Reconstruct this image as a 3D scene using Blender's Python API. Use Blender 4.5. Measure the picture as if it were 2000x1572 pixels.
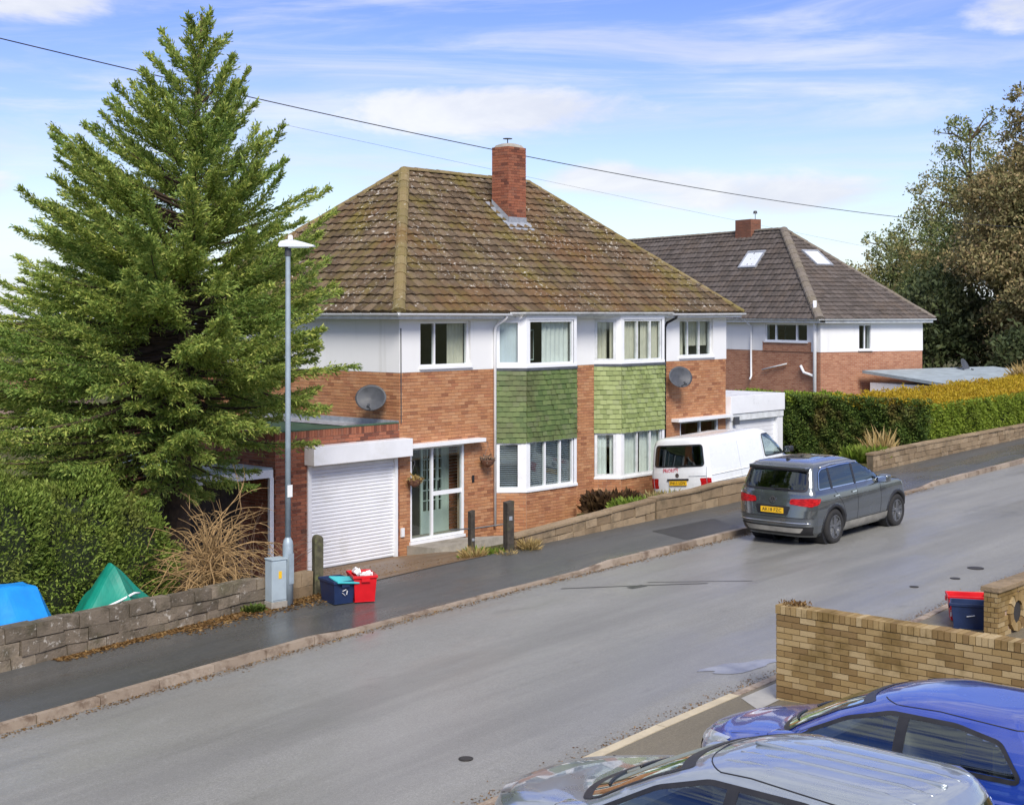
import bpy, bmesh, math, random
import numpy as np
from mathutils import Vector, Matrix
random.seed(7); rng = np.random.default_rng(7)
R = math.radians
for o in list(bpy.data.objects): bpy.data.objects.remove(o)
scene = bpy.context.scene
COL = scene.collection
# ------------------------------------------------------------------ camera, sky, sun, exposure
CAM = (-22.542, -23.550, 5.5)
cd = bpy.data.cameras.new('camera'); cam = bpy.data.objects.new('camera', cd); COL.objects.link(cam)
cam.location = CAM; cam.rotation_euler = (R(90), 0, R(41.76 - 90))
cd.sensor_width = 36.0; cd.lens = 50.4; cd.shift_y = -0.0875; cd.clip_end = 5000; cd.clip_start = 0.1
scene.camera = cam
SUN_EL, SUN_AZ = 42.0, 232.0          # azimuth: direction the light comes FROM, degrees anticlockwise from +X
world = bpy.data.worlds.new('World'); scene.world = world; world.use_nodes = True
def build_world():
    nt = world.node_tree; N = nt.nodes; L = nt.links; N.clear()
    out = N.new('ShaderNodeOutputWorld'); bg = N.new('ShaderNodeBackground')
    sky = N.new('ShaderNodeTexSky'); sky.sky_type = 'NISHITA'; sky.sun_disc = False
    sky.sun_elevation = R(SUN_EL); sky.sun_rotation = R(90 - SUN_AZ)
    sky.altitude = 100; sky.air_density = 1.0; sky.dust_density = 0.25; sky.ozone_density = 2.5
    bg.inputs['Strength'].default_value = 0.105
    tc = N.new('ShaderNodeTexCoord'); sep = N.new('ShaderNodeSeparateXYZ'); L.new(tc.outputs['Generated'], sep.inputs[0])
    def m(op, a, b=None, c=None):
        n = N.new('ShaderNodeMath'); n.operation = op
        for i, x in enumerate((a, b, c)):
            if x is None: continue
            if isinstance(x, (int, float)): n.inputs[i].default_value = x
            else: L.new(x, n.inputs[i])
        return n.outputs[0]
    az = m('ARCTAN2', sep.outputs[1], sep.outputs[0]); el = m('ARCSINE', sep.outputs[2])
    def vec(x, y, z):
        n = N.new('ShaderNodeCombineXYZ'); 
        for i, k in enumerate((x, y, z)):
            if isinstance(k, (int, float)): n.inputs[i].default_value = k
            else: L.new(k, n.inputs[i])
        return n.outputs[0]
    def noise(v, s, d, r=0.55, dist=0.0):
        n = N.new('ShaderNodeTexNoise'); n.inputs['Scale'].default_value = s; n.inputs['Detail'].default_value = d
        n.inputs['Roughness'].default_value = r; n.inputs['Distortion'].default_value = dist; L.new(v, n.inputs['Vector']); return n.outputs['Fac']
    def smooth(x, a, b):
        n = N.new('ShaderNodeMapRange'); n.interpolation_type = 'SMOOTHSTEP'; L.new(x, n.inputs[0])
        n.inputs[1].default_value = a; n.inputs[2].default_value = b; return n.outputs[0]
    # heaped clouds: a few places plus noise; high thin streaks everywhere
    n1 = noise(vec(m('MULTIPLY', az, 9.0), m('MULTIPLY', el, 26.0), 1.7), 1.0, 6, 0.6, 0.3)
    n2 = noise(vec(m('MULTIPLY', az, 3.4), m('MULTIPLY', el, 30.0), 5.2), 1.0, 7, 0.62, 0.9)
    blob = None
    for (a0, e0, sa, se, k) in ((41.6, 8.0, 8.0, 1.25, .56), (60.5, 12.2, 5.5, 2.0, .55), (22.3, 11.6, 3.2, 1.5, .5), (31.0, 4.6, 6.5, 1.1, .52), (38.2, 5.4, 3.0, .7, .42),
                                (64.0, 4.6, 4.5, 1.3, .5), (47.0, 3.2, 5.0, 1.2, .35), (15, 4.0, 6, 1.4, .45)):
        da = m('DIVIDE', m('SUBTRACT', az, R(a0 if a0 <= 180 else a0 - 360)), R(sa)); de = m('DIVIDE', m('SUBTRACT', el, R(e0)), R(se))
        q = m('MULTIPLY', m('POWER', 2.718, m('MULTIPLY', m('ADD', m('MULTIPLY', da, da), m('MULTIPLY', de, de)), -1.0)), k)
        blob = q if blob is None else m('ADD', blob, q)
    lift = m('MULTIPLY', smooth(el, R(12), R(25)), 0.38)
    cum = smooth(m('ADD', m('ADD', m('MULTIPLY', n1, 0.8), blob), lift), 0.60, 0.86)
    cir = m('MULTIPLY', smooth(n2, 0.40, 0.74), 0.62)
    haze = m('POWER', 2.718, m('MULTIPLY', m('MAXIMUM', el, 0.0), -8.5))
    mask = m('MAXIMUM', m('MULTIPLY', cum, 0.9), cir)
    hs = N.new('ShaderNodeHueSaturation'); hs.inputs['Hue'].default_value = .534; hs.inputs['Saturation'].default_value = 1.42; hs.inputs['Value'].default_value = .80
    L.new(sky.outputs[0], hs.inputs['Color'])
    def mix(f, a, b):
        n = N.new('ShaderNodeMix'); n.data_type = 'RGBA'; L.new(f, n.inputs[0])
        for i, k in ((6, a), (7, b)):
            if isinstance(k, tuple): n.inputs[i].default_value = (*k, 1)
            else: L.new(k, n.inputs[i])
        return n.outputs[2]
    cloudc = mix(smooth(n1, 0.35, 0.75), (3.7, 3.85, 4.3), (4.7, 4.75, 4.85))
    c1 = mix(m('MULTIPLY', haze, 0.85), hs.outputs[0], (3.75, 4.0, 5.0))
    c2 = mix(mask, c1, cloudc)
    L.new(c2, bg.inputs['Color']); L.new(bg.outputs[0], out.inputs['Surface'])
build_world()
sd = bpy.data.lights.new('sun', 'SUN'); sun = bpy.data.objects.new('sun', sd); COL.objects.link(sun)
sd.energy = 2.0; sd.angle = R(22); sd.color = (1.0, 0.945, 0.865)
_d = Vector((math.cos(R(SUN_AZ)) * math.cos(R(SUN_EL)), math.sin(R(SUN_AZ)) * math.cos(R(SUN_EL)), math.sin(R(SUN_EL))))
sun.rotation_euler = _d.to_track_quat('Z', 'Y').to_euler()
vs = scene.view_settings; vs.view_transform = 'Standard'; vs.look = 'None'; vs.exposure = 1.0; vs.gamma = 1.0; vs.use_curve_mapping = False
scene.cycles.max_bounces = 8; scene.cycles.transparent_max_bounces = 16; scene.cycles.use_denoising = True
scene.cycles.sample_clamp_indirect = 6.0; scene.cycles.caustics_reflective = False; scene.cycles.caustics_refractive = False

# ------------------------------------------------------------------ materials
MATS = {}
class NT:
    def __init__(s, name):
        s.m = bpy.data.materials.new(name); s.m.use_nodes = True; s.t = s.m.node_tree; s.N = s.t.nodes; s.L = s.t.links
        s.b = s.N['Principled BSDF']; s.out = s.N['Material Output']; MATS[name] = s.m
        s._p = None
    def pos(s):
        if s._p is None: s._p = s.N.new('ShaderNodeNewGeometry')
        return s._p.outputs['Position']
    def island(s): s.pos(); return s._p.outputs['Random Per Island']
    def objrand(s): return s.N.new('ShaderNodeObjectInfo').outputs['Random']
    def rand(s):   # differs for each piece, whether it is an object of its own or an island of a joined mesh
        return s.math('FRACT', s.math('ADD', s.island(), s.objrand()))
    def rand2(s, r, k=7.31): return s.math('FRACT', s.math('MULTIPLY', r, k))
    def math(s, op, a, b=None):
        n = s.N.new('ShaderNodeMath'); n.operation = op
        for i, x in enumerate((a, b)):
            if x is None: continue
            if isinstance(x, (int, float)): n.inputs[i].default_value = x
            else: s.L.new(x, n.inputs[i])
        return n.outputs[0]
    def noise(s, scale, detail=4, rough=0.55, vec=None, stretch=None, dist=0.0):
        v = vec or s.pos()
        if stretch:
            mp = s.N.new('ShaderNodeMapping'); mp.inputs['Scale'].default_value = stretch; s.L.new(v, mp.inputs[0]); v = mp.outputs[0]
        n = s.N.new('ShaderNodeTexNoise'); n.inputs['Scale'].default_value = scale; n.inputs['Detail'].default_value = detail
        n.inputs['Roughness'].default_value = rough; n.inputs['Distortion'].default_value = dist; s.L.new(v, n.inputs['Vector']); return n.outputs['Fac']
    def ramp(s, x, *stops):
        n = s.N.new('ShaderNodeValToRGB'); e = n.color_ramp.elements
        while len(e) < len(stops): e.new(0.5)
        for k, (p, c) in zip(e, stops): k.position = p; k.color = (*c, 1) if isinstance(c, tuple) else (c, c, c, 1)
        s.L.new(x, n.inputs[0]); return n.outputs[0]
    def rng(s, x, a, b, c=0.0, d=1.0, smooth=True):
        n = s.N.new('ShaderNodeMapRange'); n.interpolation_type = 'SMOOTHSTEP' if smooth else 'LINEAR'
        s.L.new(x, n.inputs[0])
        for i, k in enumerate((a, b, c, d)): n.inputs[i + 1].default_value = k
        return n.outputs[0]
    def mix(s, f, a, b, mode='MIX'):
        n = s.N.new('ShaderNodeMix'); n.data_type = 'RGBA'; n.blend_type = mode
        for i, k in ((0, f), (6, a), (7, b)):
            if isinstance(k, (int, float)): n.inputs[i].default_value = k if i == 0 else (k, k, k, 1)
            elif isinstance(k, tuple): n.inputs[i].default_value = (*k, 1)
            else: s.L.new(k, n.inputs[i])
        return n.outputs[2]
    def sep(s, i):
        n = s.N.new('ShaderNodeSeparateXYZ'); s.L.new(s.pos(), n.inputs[0]); return n.outputs[i]
    def set(s, col=None, rough=None, metal=None, spec=None, bump=None, bs=0.3, bd=0.01, **kw):
        b = s.b
        for key, v in (('Base Color', col), ('Roughness', rough), ('Metallic', metal), ('Specular IOR Level', spec), *[(k.replace('_', ' '), v) for k, v in kw.items()]):
            if v is None: continue
            if isinstance(v, tuple): b.inputs[key].default_value = (*v, 1)
            elif isinstance(v, (int, float)): b.inputs[key].default_value = v
            else: s.L.new(v, b.inputs[key])
        if bump is not None:
            n = s.N.new('ShaderNodeBump'); n.inputs['Strength'].default_value = bs; n.inputs['Distance'].default_value = bd
            s.L.new(bump, n.inputs['Height']); s.L.new(n.outputs[0], b.inputs['Normal'])
        return s.m
def simple(name, col, rough=0.5, var=0.12, scale=6.0, metal=0.0, spec=None, bump=0.0, coat=0.0, dirt=None, dscale=1.2):
    t = NT(name); n = t.noise(scale, 5, 0.6)
    c = t.mix(t.rng(n, 0.3, 0.7), tuple(k * (1 - var) for k in col), tuple(min(1, k * (1 + var)) for k in col))
    if dirt: c = t.mix(t.rng(t.noise(dscale, 6, 0.65), 0.52, 0.78, 0, 0.7), c, dirt)
    t.set(col=c, rough=t.rng(n, 0.3, 0.7, max(0.02, rough - 0.06), min(1, rough + 0.06)), metal=metal, spec=spec, bump=(t.noise(scale * 8, 4) if bump else None), bs=bump)
    if coat: t.set(Coat_Weight=coat, Coat_Roughness=0.04, Coat_IOR=1.5 + .4 * (coat >= 1))
    return t.m
def M(n): return MATS[n]

t = NT('brick'); r = t.rand(); n = t.noise(2.2, 4)
c = t.ramp(r, (0.0, (.29, .12, .06)), (0.12, (.43, .195, .092)), (0.5, (.51, .245, .115)), (0.8, (.56, .30, .155)), (1.0, (.44, .185, .09)))
c = t.mix(t.rng(n, .35, .75, 0, .35), c, (.30, .13, .08)); c = t.mix(t.rng(t.noise(40, 3), .5, .8, 0, .35), c, (.22, .10, .06))
t.set(col=c, rough=.88, spec=.25, bump=t.noise(90, 3), bs=.35, bd=.004)
t = NT('far_brick'); tcn = t.N.new('ShaderNodeTexCoord'); sx = t.N.new('ShaderNodeSeparateXYZ'); t.L.new(tcn.outputs['Object'], sx.inputs[0]); cb_ = t.N.new('ShaderNodeCombineXYZ'); t.L.new(t.math('ADD', sx.outputs[0], sx.outputs[1]), cb_.inputs[0]); t.L.new(sx.outputs[2], cb_.inputs[1])
bt = t.N.new('ShaderNodeTexBrick'); t.L.new(cb_.outputs[0], bt.inputs['Vector']); bt.inputs['Scale'].default_value = 1.0; bt.inputs['Brick Width'].default_value = .225; bt.inputs['Row Height'].default_value = .075; bt.inputs['Mortar Size'].default_value = .006
bt.inputs['Color1'].default_value = (.48, .235, .135, 1); bt.inputs['Color2'].default_value = (.34, .135, .075, 1); bt.inputs['Mortar'].default_value = (.42, .31, .23, 1)
t.set(col=t.mix(t.rng(t.noise(1.5, 5, .6), .45, .7, 0, .4), bt.outputs['Color'], (.28, .14, .09)), rough=.9, spec=.2)
t = NT('far_brick_dark'); tcn = t.N.new('ShaderNodeTexCoord'); sx = t.N.new('ShaderNodeSeparateXYZ'); t.L.new(tcn.outputs['Object'], sx.inputs[0]); cb_ = t.N.new('ShaderNodeCombineXYZ'); t.L.new(t.math('ADD', sx.outputs[0], sx.outputs[1]), cb_.inputs[0]); t.L.new(sx.outputs[2], cb_.inputs[1])
bt = t.N.new('ShaderNodeTexBrick'); t.L.new(cb_.outputs[0], bt.inputs['Vector']); bt.inputs['Scale'].default_value = 1.0; bt.inputs['Brick Width'].default_value = .225; bt.inputs['Row Height'].default_value = .075; bt.inputs['Mortar Size'].default_value = .006
bt.inputs['Color1'].default_value = (.26, .10, .06, 1); bt.inputs['Color2'].default_value = (.17, .07, .045, 1); bt.inputs['Mortar'].default_value = (.2, .14, .1, 1)
t.set(col=t.mix(t.rng(t.noise(1.5, 5, .6), .45, .7, 0, .4), bt.outputs['Color'], (.28, .14, .09)), rough=.9, spec=.2)
t = NT('mortar'); t.set(col=t.ramp(t.noise(3, 5), (.3, (.36, .25, .175)), (.7, (.48, .36, .27))), rough=.95, spec=.2)
t = NT('old_brick'); r = t.rand(); n = t.noise(2.0, 4)
c = t.ramp(r, (0.0, (.14, .055, .038)), (.3, (.27, .095, .055)), (.7, (.36, .135, .075)), (1.0, (.26, .11, .07)))
c = t.mix(t.rng(n, .5, .8, 0, .6), c, (.10, .07, .05)); t.set(col=c, rough=.9, spec=.2, bump=t.noise(90, 3), bs=.4, bd=.004)
t = NT('buff_brick'); r = t.rand(); z = t.sep(2)
c = t.ramp(r, (0.0, (.20, .125, .05)), (.25, (.30, .20, .08)), (.6, (.37, .26, .115)), (.85, (.45, .34, .18)), (1.0, (.26, .165, .06)))
alg = t.rng(t.noise(1.6, 5, .6), .45, .62, 0, .75)
alg = t.math('MULTIPLY', alg, t.rng(t.math('ADD', z, t.math('MULTIPLY', t.noise(2.5), .5)), 1.05, 1.65, .15, 1.0))
c = t.mix(alg, c, (.15, .095, .025)); c = t.mix(t.rng(t.noise(60, 3), .5, .8, 0, .4), c, (.16, .11, .05))
t.set(col=c, rough=.85, spec=.3, bump=t.noise(80, 4), bs=.5, bd=.006)
t = NT('buff_mortar'); t.set(col=t.ramp(t.noise(5, 5), (.3, (.13, .09, .045)), (.7, (.24, .18, .10))), rough=.95, spec=.2)
t = NT('stone'); r = t.rand(); n = t.noise(3.5, 6, .65)
c = t.ramp(r, (0, (.13, .105, .075)), (.5, (.20, .16, .115)), (1, (.28, .225, .16)))
c = t.mix(t.rng(n, .42, .7, 0, .8), c, (.075, .062, .038)); c = t.mix(t.rng(t.noise(9, 6, .75), .57, .66, 0, .85), c, (.52, .48, .41))
c = t.mix(t.rng(t.noise(1.3, 4), .5, .75, 0, .5), c, (.10, .105, .035))
t.set(col=c, rough=.82, spec=.35, bump=t.noise(28, 6, .7), bs=.8, bd=.03)
t = NT('tan_stone'); r = t.rand(); n = t.noise(3.0, 6, .65)
c = t.ramp(r, (0, (.22, .155, .09)), (.5, (.31, .225, .135)), (1, (.37, .275, .17)))
c = t.mix(t.rng(n, .45, .75, 0, .7), c, (.11, .085, .05)); c = t.mix(t.rng(t.noise(12, 5, .7), .62, .75, 0, .6), c, (.44, .40, .32))
t.set(col=c, rough=.82, spec=.35, bump=t.noise(28, 6, .7), bs=.7, bd=.025)
t = NT('wall_core'); t.set(col=t.ramp(t.noise(4, 5), (.3, (.07, .055, .035)), (.7, (.14, .11, .07))), rough=.95)
t = NT('render_white'); n = t.noise(0.7, 6, .65, stretch=(1, 1, .35)); c = t.mix(t.rng(n, .5, .85, 0, .5), (.82, .82, .81), (.66, .66, .62))
c = t.mix(t.rng(t.noise(2.6, 5, .6, stretch=(1, 1, .07)), .56, .78, 0, .38), c, (.48, .47, .41)); t.set(col=c, rough=.8, spec=.3, bump=t.noise(45, 4), bs=.2, bd=.005)
simple('upvc', (.84, .85, .86), .32, .03, 3)
simple('upvc_worn', (.70, .72, .72), .45, .12, 5, dirt=(.42, .42, .38))
simple('slat_white', (.80, .81, .83), .38, .04, 2, dirt=(.66, .66, .62), dscale=1.6)
simple('black_plastic', (.018, .018, .02), .42, .2, 8)
simple('dark_metal', (.06, .062, .068), .45, .2, 8, spec=.5)
simple('dish_grey', (.065, .07, .08), .55, .2, 6)
simple('lead', (.34, .36, .39), .55, .15, 8, metal=.2)
simple('dark_lead', (.075, .085, .095), .6, .2, 8)
simple('felt_green', (.045, .10, .055), .9, .25, 3, bump=.3, dirt=(.12, .12, .10))
simple('felt_grey', (.30, .35, .37), .7, .15, 2.5, bump=.2, dirt=(.18, .22, .20))
simple('concrete', (.34, .31, .26), .9, .2, 5, bump=.4, dirt=(.14, .11, .07))
simple('galv', (.36, .43, .47), .5, .10, 5, metal=.25, dirt=(.26, .31, .33), dscale=3)
simple('cabinet_grey', (.38, .45, .48), .5, .08, 4, dirt=(.25, .30, .30), dscale=4)
simple('lamp_white', (.72, .75, .80), .35, .05, 5)
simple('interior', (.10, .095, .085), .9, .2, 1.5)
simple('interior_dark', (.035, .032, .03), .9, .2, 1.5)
simple('curtain', (.62, .58, .47), .9, .08, 4)
simple('curtain_white', (.72, .74, .70), .9, .06, 4)
simple('blind', (.62, .68, .74), .5, .04, 4)
simple('door_green', (.56, .66, .60), .4, .05, 4)
simple('timber_dark', (.055, .045, .034), .85, .35, 12, bump=.6, dirt=(.10, .105, .035), dscale=5)
simple('timber_mossy', (.085, .078, .045), .9, .4, 10, bump=.7, dirt=(.16, .18, .06), dscale=8)
simple('bark', (.075, .048, .03), .95, .35, 9, bump=.8)
simple('dead_twig', (.36, .23, .10), .9, .25, 14)
simple('dead_twig_grey', (.16, .11, .075), .9, .25, 14)
simple('chrome', (.75, .77, .8), .12, .03, 4, metal=1.0)
simple('alloy', (.26, .265, .27), .3, .1, 9, metal=.8)
simple('tyre', (.022, .021, .02), .85, .2, 12)
simple('cladding', (.17, .16, .14), .6, .2, 5)
simple('muddy_trim', (.30, .285, .245), .6, .2, 5)
simple('yellow_plate', (.85, .50, .02), .4, .03, 3)
simple('plate_ink', (.02, .02, .02), .5, .1, 3)
simple('red_print', (.62, .05, .09), .5, .1, 8)
simple('van_white', (.80, .82, .82), .28, .03, 1.5, coat=.5, dirt=(.62, .63, .58), dscale=1.4)
simple('suv_grey', (.10, .115, .12), .22, .06, 3, metal=.55, coat=1.0)
simple('mpv_silver', (.42, .465, .49), .30, .05, 3, metal=.7, coat=1.0)
simple('blue_paint', (.003, .035, .30), .22, .06, 3, metal=.0, spec=.9, coat=1.0)
simple('box_blue', (.012, .028, .085), .45, .12, 5)
simple('box_red', (.62, .006, .012), .42, .08, 5)
simple('teal_lid', (.06, .50, .52), .5, .1, 5)
simple('tarp_blue', (.008, .26, .72), .42, .12, 3)
simple('tarp_green', (.005, .24, .16), .45, .15, 3)
simple('litter_white', (.8, .8, .78), .7, .05, 3)
simple('cable', (.03, .03, .035), .6, .1, 3)
simple('pot', (.16, .075, .045), .8, .2, 6)
simple('skylight_white', (.75, .78, .82), .3, .04, 3)
simple('far_wall', (.42, .30, .24), .9, .15, .6)
simple('far_roof', (.27, .10, .07), .9, .15, 1.5)
t = NT('red_lens'); t.set(col=t.ramp(t.noise(14, 2, .5, stretch=(1, 1, 3)), (.4, (.30, .004, .006)), (.6, (.55, .012, .014))), rough=.25, spec=.3)
t = NT('clear_lens'); t.set(col=(.62, .66, .68), rough=.12, metal=.3, Coat_Weight=1.0)
def glass(name, tint, refl=1.0, rough=.02):
    t = NT(name); N, L = t.N, t.L; N.remove(t.b)
    tr = N.new('ShaderNodeBsdfTransparent'); tr.inputs[0].default_value = (*tint, 1)
    gl = N.new('ShaderNodeBsdfGlossy'); gl.inputs['Roughness'].default_value = rough; gl.inputs['Color'].default_value = (.88, .98, .95, 1)
    fr = N.new('ShaderNodeFresnel'); t.pos(); L.new(t.rng(t._p.outputs['Backfacing'], 0, 1, 1.6, 1 / 1.6, False), fr.inputs['IOR'])   # same glass from either side
    mx = N.new('ShaderNodeMixShader'); L.new(t.math('MINIMUM', t.math('MULTIPLY', fr.outputs[0], refl), 1.0), mx.inputs[0]); L.new(tr.outputs[0], mx.inputs[1]); L.new(gl.outputs[0], mx.inputs[2]); L.new(mx.outputs[0], t.out.inputs[0])
glass('pane', (.93, .96, .95), 1.0); glass('car_glass', (.80, .88, .85), 2.4); glass('van_glass', (.10, .13, .13), 1.5); glass('tint_glass', (.16, .20, .20), 1.9)
# roof tiles
def roofmat(name, stops, moss, lich, mossk, lichk):
    t = NT(name); r = t.rand(); n = t.noise(.55, 5, .6); c = t.ramp(r, *stops)
    c = t.mix(t.rng(t.noise(1.1, 6, .7), .44, .68, 0, mossk), c, moss)
    c = t.mix(t.rng(t.noise(.45, 4, .6), .50, .68, 0, .55), c, (.17, .085, .035)) if mossk > .4 else c
    c = t.mix(t.rng(t.noise(26, 4, .7), .50, .72, 0, .5), c, tuple(k * .4 for k in stops[0][1]))
    lm = t.math('MULTIPLY', t.rng(t.noise(9.0, 5, .75), .575, .645, 0, lichk), t.rng(t.noise(.8, 3), .38, .6))
    c = t.mix(lm, c, lich); t.set(col=c, rough=.9, spec=.2, bump=t.noise(60, 4, .7), bs=.7, bd=.012)
roofmat('roof_tile', ((0, (.085, .06, .036)), (.4, (.135, .092, .056)), (.75, (.185, .135, .085)), (1, (.11, .08, .052))), (.17, .135, .028), (.62, .58, .50), .8, .95)
roofmat('hip_tile', ((0, (.19, .15, .07)), (.5, (.24, .18, .085)), (1, (.27, .21, .11))), (.20, .17, .04), (.5, .47, .38), .6, .6)
roofmat('grey_tile', ((0, (.085, .072, .062)), (.5, (.115, .096, .084)), (1, (.14, .118, .104))), (.15, .105, .07), (.36, .33, .29), .35, .3)
roofmat('grey_hip', ((0, (.17, .145, .12)), (.5, (.21, .18, .15)), (1, (.19, .16, .12))), (.2, .17, .10), (.4, .38, .33), .4, .4)
t = NT('green_tile'); r = t.rand(); z = t.sep(2)
c = t.ramp(r, (0, (.085, .13, .034)), (.35, (.115, .165, .044)), (.7, (.15, .20, .06)), (1, (.14, .17, .07)))
c = t.mix(t.rng(t.noise(1.4, 5), .45, .7, 0, .6), c, (.085, .085, .03)); t.set(col=c, rough=.55, spec=.4, bump=t.noise(50, 3), bs=.3, bd=.006)
t = NT('lime_tile'); r = t.rand()
c = t.ramp(r, (0, (.20, .245, .075)), (.35, (.26, .31, .10)), (.7, (.32, .375, .14)), (1, (.27, .31, .13)))
c = t.mix(t.rng(t.noise(1.6, 5), .5, .7, 0, .5), c, (.14, .16, .045)); t.set(col=c, rough=.5, spec=.4, bump=t.noise(50, 3), bs=.3, bd=.006)
# ground surfaces
def asphalt(name, a, b, dirtc, rlo, rhi, dirtlo=.55):
    t = NT(name); n = t.noise(.5, 6, .62, stretch=(.5, 1.3, 1)); fine = t.noise(150, 2, .6)
    c = t.mix(t.rng(n, .3, .72), a, b); c = t.mix(t.rng(fine, .52, .72, 0, .55), c, tuple(min(1, k * 2.2) for k in b)); c = t.mix(t.rng(fine, .30, .46, .5, 0), c, tuple(k * .35 for k in a))
    c = t.mix(t.rng(t.noise(32, 3, .7), .35, .7, 0, .30), c, tuple(min(1, k * 1.5) for k in b)); c = t.mix(t.rng(t.noise(38, 3, .7), .42, .66, .28, 0), c, tuple(k * .5 for k in a))
    c = t.mix(t.rng(t.noise(1.7, 5, .7), dirtlo, dirtlo + .2, 0, .55), c, dirtc)
    crack = t.math('ABSOLUTE', t.math('SUBTRACT', t.noise(.33, 3, .5, dist=.8), .5)); c = t.mix(t.math('MULTIPLY', t.rng(crack, .0, .004, .30, 0), t.rng(t.noise(.12, 2), .5, .6)), c, tuple(k * .5 for k in a))
    c = t.mix(t.rng(t.noise(.9, 4, .6, stretch=(.10, 1.6, 1)), .38, .68, 0, .38), c, tuple(k * .62 for k in a)); c = t.mix(t.rng(t.noise(2.2, 6, .7, stretch=(.5, 1, 1), dist=.6), .60, .76, 0, .45), c, tuple(k * .5 for k in a))
    w = t.rng(t.noise(.42, 5, .6, stretch=(.35, 1.5, 1)), .36, .64)
    t.set(col=c, rough=t.rng(w, 0, 1, rlo, rhi), spec=.5, bump=t.noise(110, 3, .6), bs=.28, bd=.006)
asphalt('asphalt', (.218, .215, .198), (.28, .276, .254), (.20, .182, .145), .28, .56, .66)
asphalt('pavement', (.070, .072, .069), (.108, .108, .10), (.085, .062, .036), .20, .50, .6)
asphalt('pavement_patch', (.022, .024, .024), (.032, .034, .034), (.04, .04, .035), .28, .4, .7)
asphalt('near_pave', (.16, .14, .10), (.22, .19, .135), (.17, .135, .085), .5, .8)
asphalt('driveway', (.17, .105, .05), (.25, .155, .075), (.15, .10, .04), .45, .75, .5)
t = NT('kerb'); r = t.rand(); c = t.ramp(r, (0, (.25, .195, .145)), (.5, (.33, .26, .19)), (1, (.40, .325, .25)))
c = t.mix(t.rng(t.noise(3, 6, .7), .46, .66, 0, .75), c, (.105, .062, .035)); c = t.mix(t.rng(t.noise(18, 4), .58, .72, 0, .5), c, (.42, .37, .30)); t.set(col=c, rough=.6, spec=.4, bump=t.noise(50, 4), bs=.5, bd=.008)
t = NT('puddle'); t.set(col=t.ramp(t.noise(3, 4), (.3, (.20, .20, .19)), (.7, (.34, .34, .33))), rough=.16, spec=.6)  # pale base colour paints in the bright sky reflection
simple('kerb_pale', (.50, .43, .30), .75, .12, 6, bump=.3, dirt=(.28, .22, .14), dscale=3)
simple('slab_grey', (.36, .35, .32), .6, .10, 4, bump=.3, dirt=(.26, .25, .22))
simple('iron', (.05, .045, .04), .55, .3, 20, metal=.4)
t = NT('soil'); t.set(col=t.ramp(t.noise(2.2, 6, .65), (.3, (.055, .05, .02)), (.55, (.09, .085, .03)), (.75, (.13, .095, .05))), rough=.95, spec=.2, bump=t.noise(30, 5), bs=.6, bd=.03)
# foliage
def leafmat(name, stops, patch=None, pk=.6, scale=.9, trans=.25, lo=.48):
    t = NT(name); r = t.island(); c = t.ramp(r, *stops)
    if patch: c = t.mix(t.rng(t.noise(scale, 4, .6), lo, lo + .2, 0, pk), c, patch)
    t.set(col=c, rough=.6, spec=.25)
    N, L = t.N, t.L; tl = N.new('ShaderNodeBsdfTranslucent'); L.new(c, tl.inputs[0]); mx = N.new('ShaderNodeMixShader'); mx.inputs[0].default_value = trans
    L.new(t.b.outputs[0], mx.inputs[1]); L.new(tl.outputs[0], mx.inputs[2]); L.new(mx.outputs[0], t.out.inputs[0])
leafmat('conifer', ((0, (0.133, 0.200, 0.043)), (.3, (0.239, 0.325, 0.069)), (.65, (0.383, 0.478, 0.105)), (.9, (0.575, 0.600, 0.143)), (1, (0.600, 0.600, 0.174))), (0.190, 0.315, 0.076), .65, .8, .35, .46)
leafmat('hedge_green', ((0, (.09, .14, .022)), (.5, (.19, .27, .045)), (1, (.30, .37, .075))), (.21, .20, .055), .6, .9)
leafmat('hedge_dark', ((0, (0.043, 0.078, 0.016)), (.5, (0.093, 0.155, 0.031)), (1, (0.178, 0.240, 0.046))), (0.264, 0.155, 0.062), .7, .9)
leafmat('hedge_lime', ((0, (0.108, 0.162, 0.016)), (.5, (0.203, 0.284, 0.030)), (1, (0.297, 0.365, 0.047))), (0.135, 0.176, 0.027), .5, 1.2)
leafmat('hedge_gold_sunlit', ((0, (.30, .20, .012)), (.5, (.46, .32, .02)), (1, (.55, .40, .03))), (.40, .21, .02), .6, 1.2)
leafmat('leaf_brown', ((0, (0.162, 0.155, 0.068)), (.4, (0.263, 0.236, 0.101)), (.75, (0.365, 0.290, 0.135)), (1, (0.446, 0.317, 0.169))), (0.209, 0.223, 0.088), .75, .28)
leafmat('leaf_olive', ((0, (0.107, 0.154, 0.063)), (.5, (0.213, 0.273, 0.095)), (1, (0.392, 0.369, 0.143))), (0.404, 0.273, 0.131), .6, .3)
leafmat('leaf_evergreen', ((0, (.04, .06, .024)), (.5, (.075, .10, .04)), (1, (.12, .14, .055))), (.09, .085, .04), .5, .4)
leafmat('leaf_fresh', ((0, (.08, .14, .012)), (.5, (.16, .24, .03)), (1, (.24, .30, .05))), (.2, .2, .04), .3, 2)
leafmat('leaf_straw', ((0, (.30, .21, .07)), (.5, (.45, .33, .13)), (1, (.55, .42, .2))), (.3, .2, .06), .4, 2)
leafmat('leaf_litter', ((0, (.10, .05, .018)), (.5, (.22, .12, .04)), (1, (.36, .23, .09))), (.14, .08, .03), .5, 2)
leafmat('leaf_wilted', ((0, (.035, .020, .010)), (.5, (.075, .042, .02)), (1, (.16, .10, .045))), (.05, .03, .015), .5, 2)
simple('hedge_core', (.018, .026, .008), .95, .3, 3)
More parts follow.
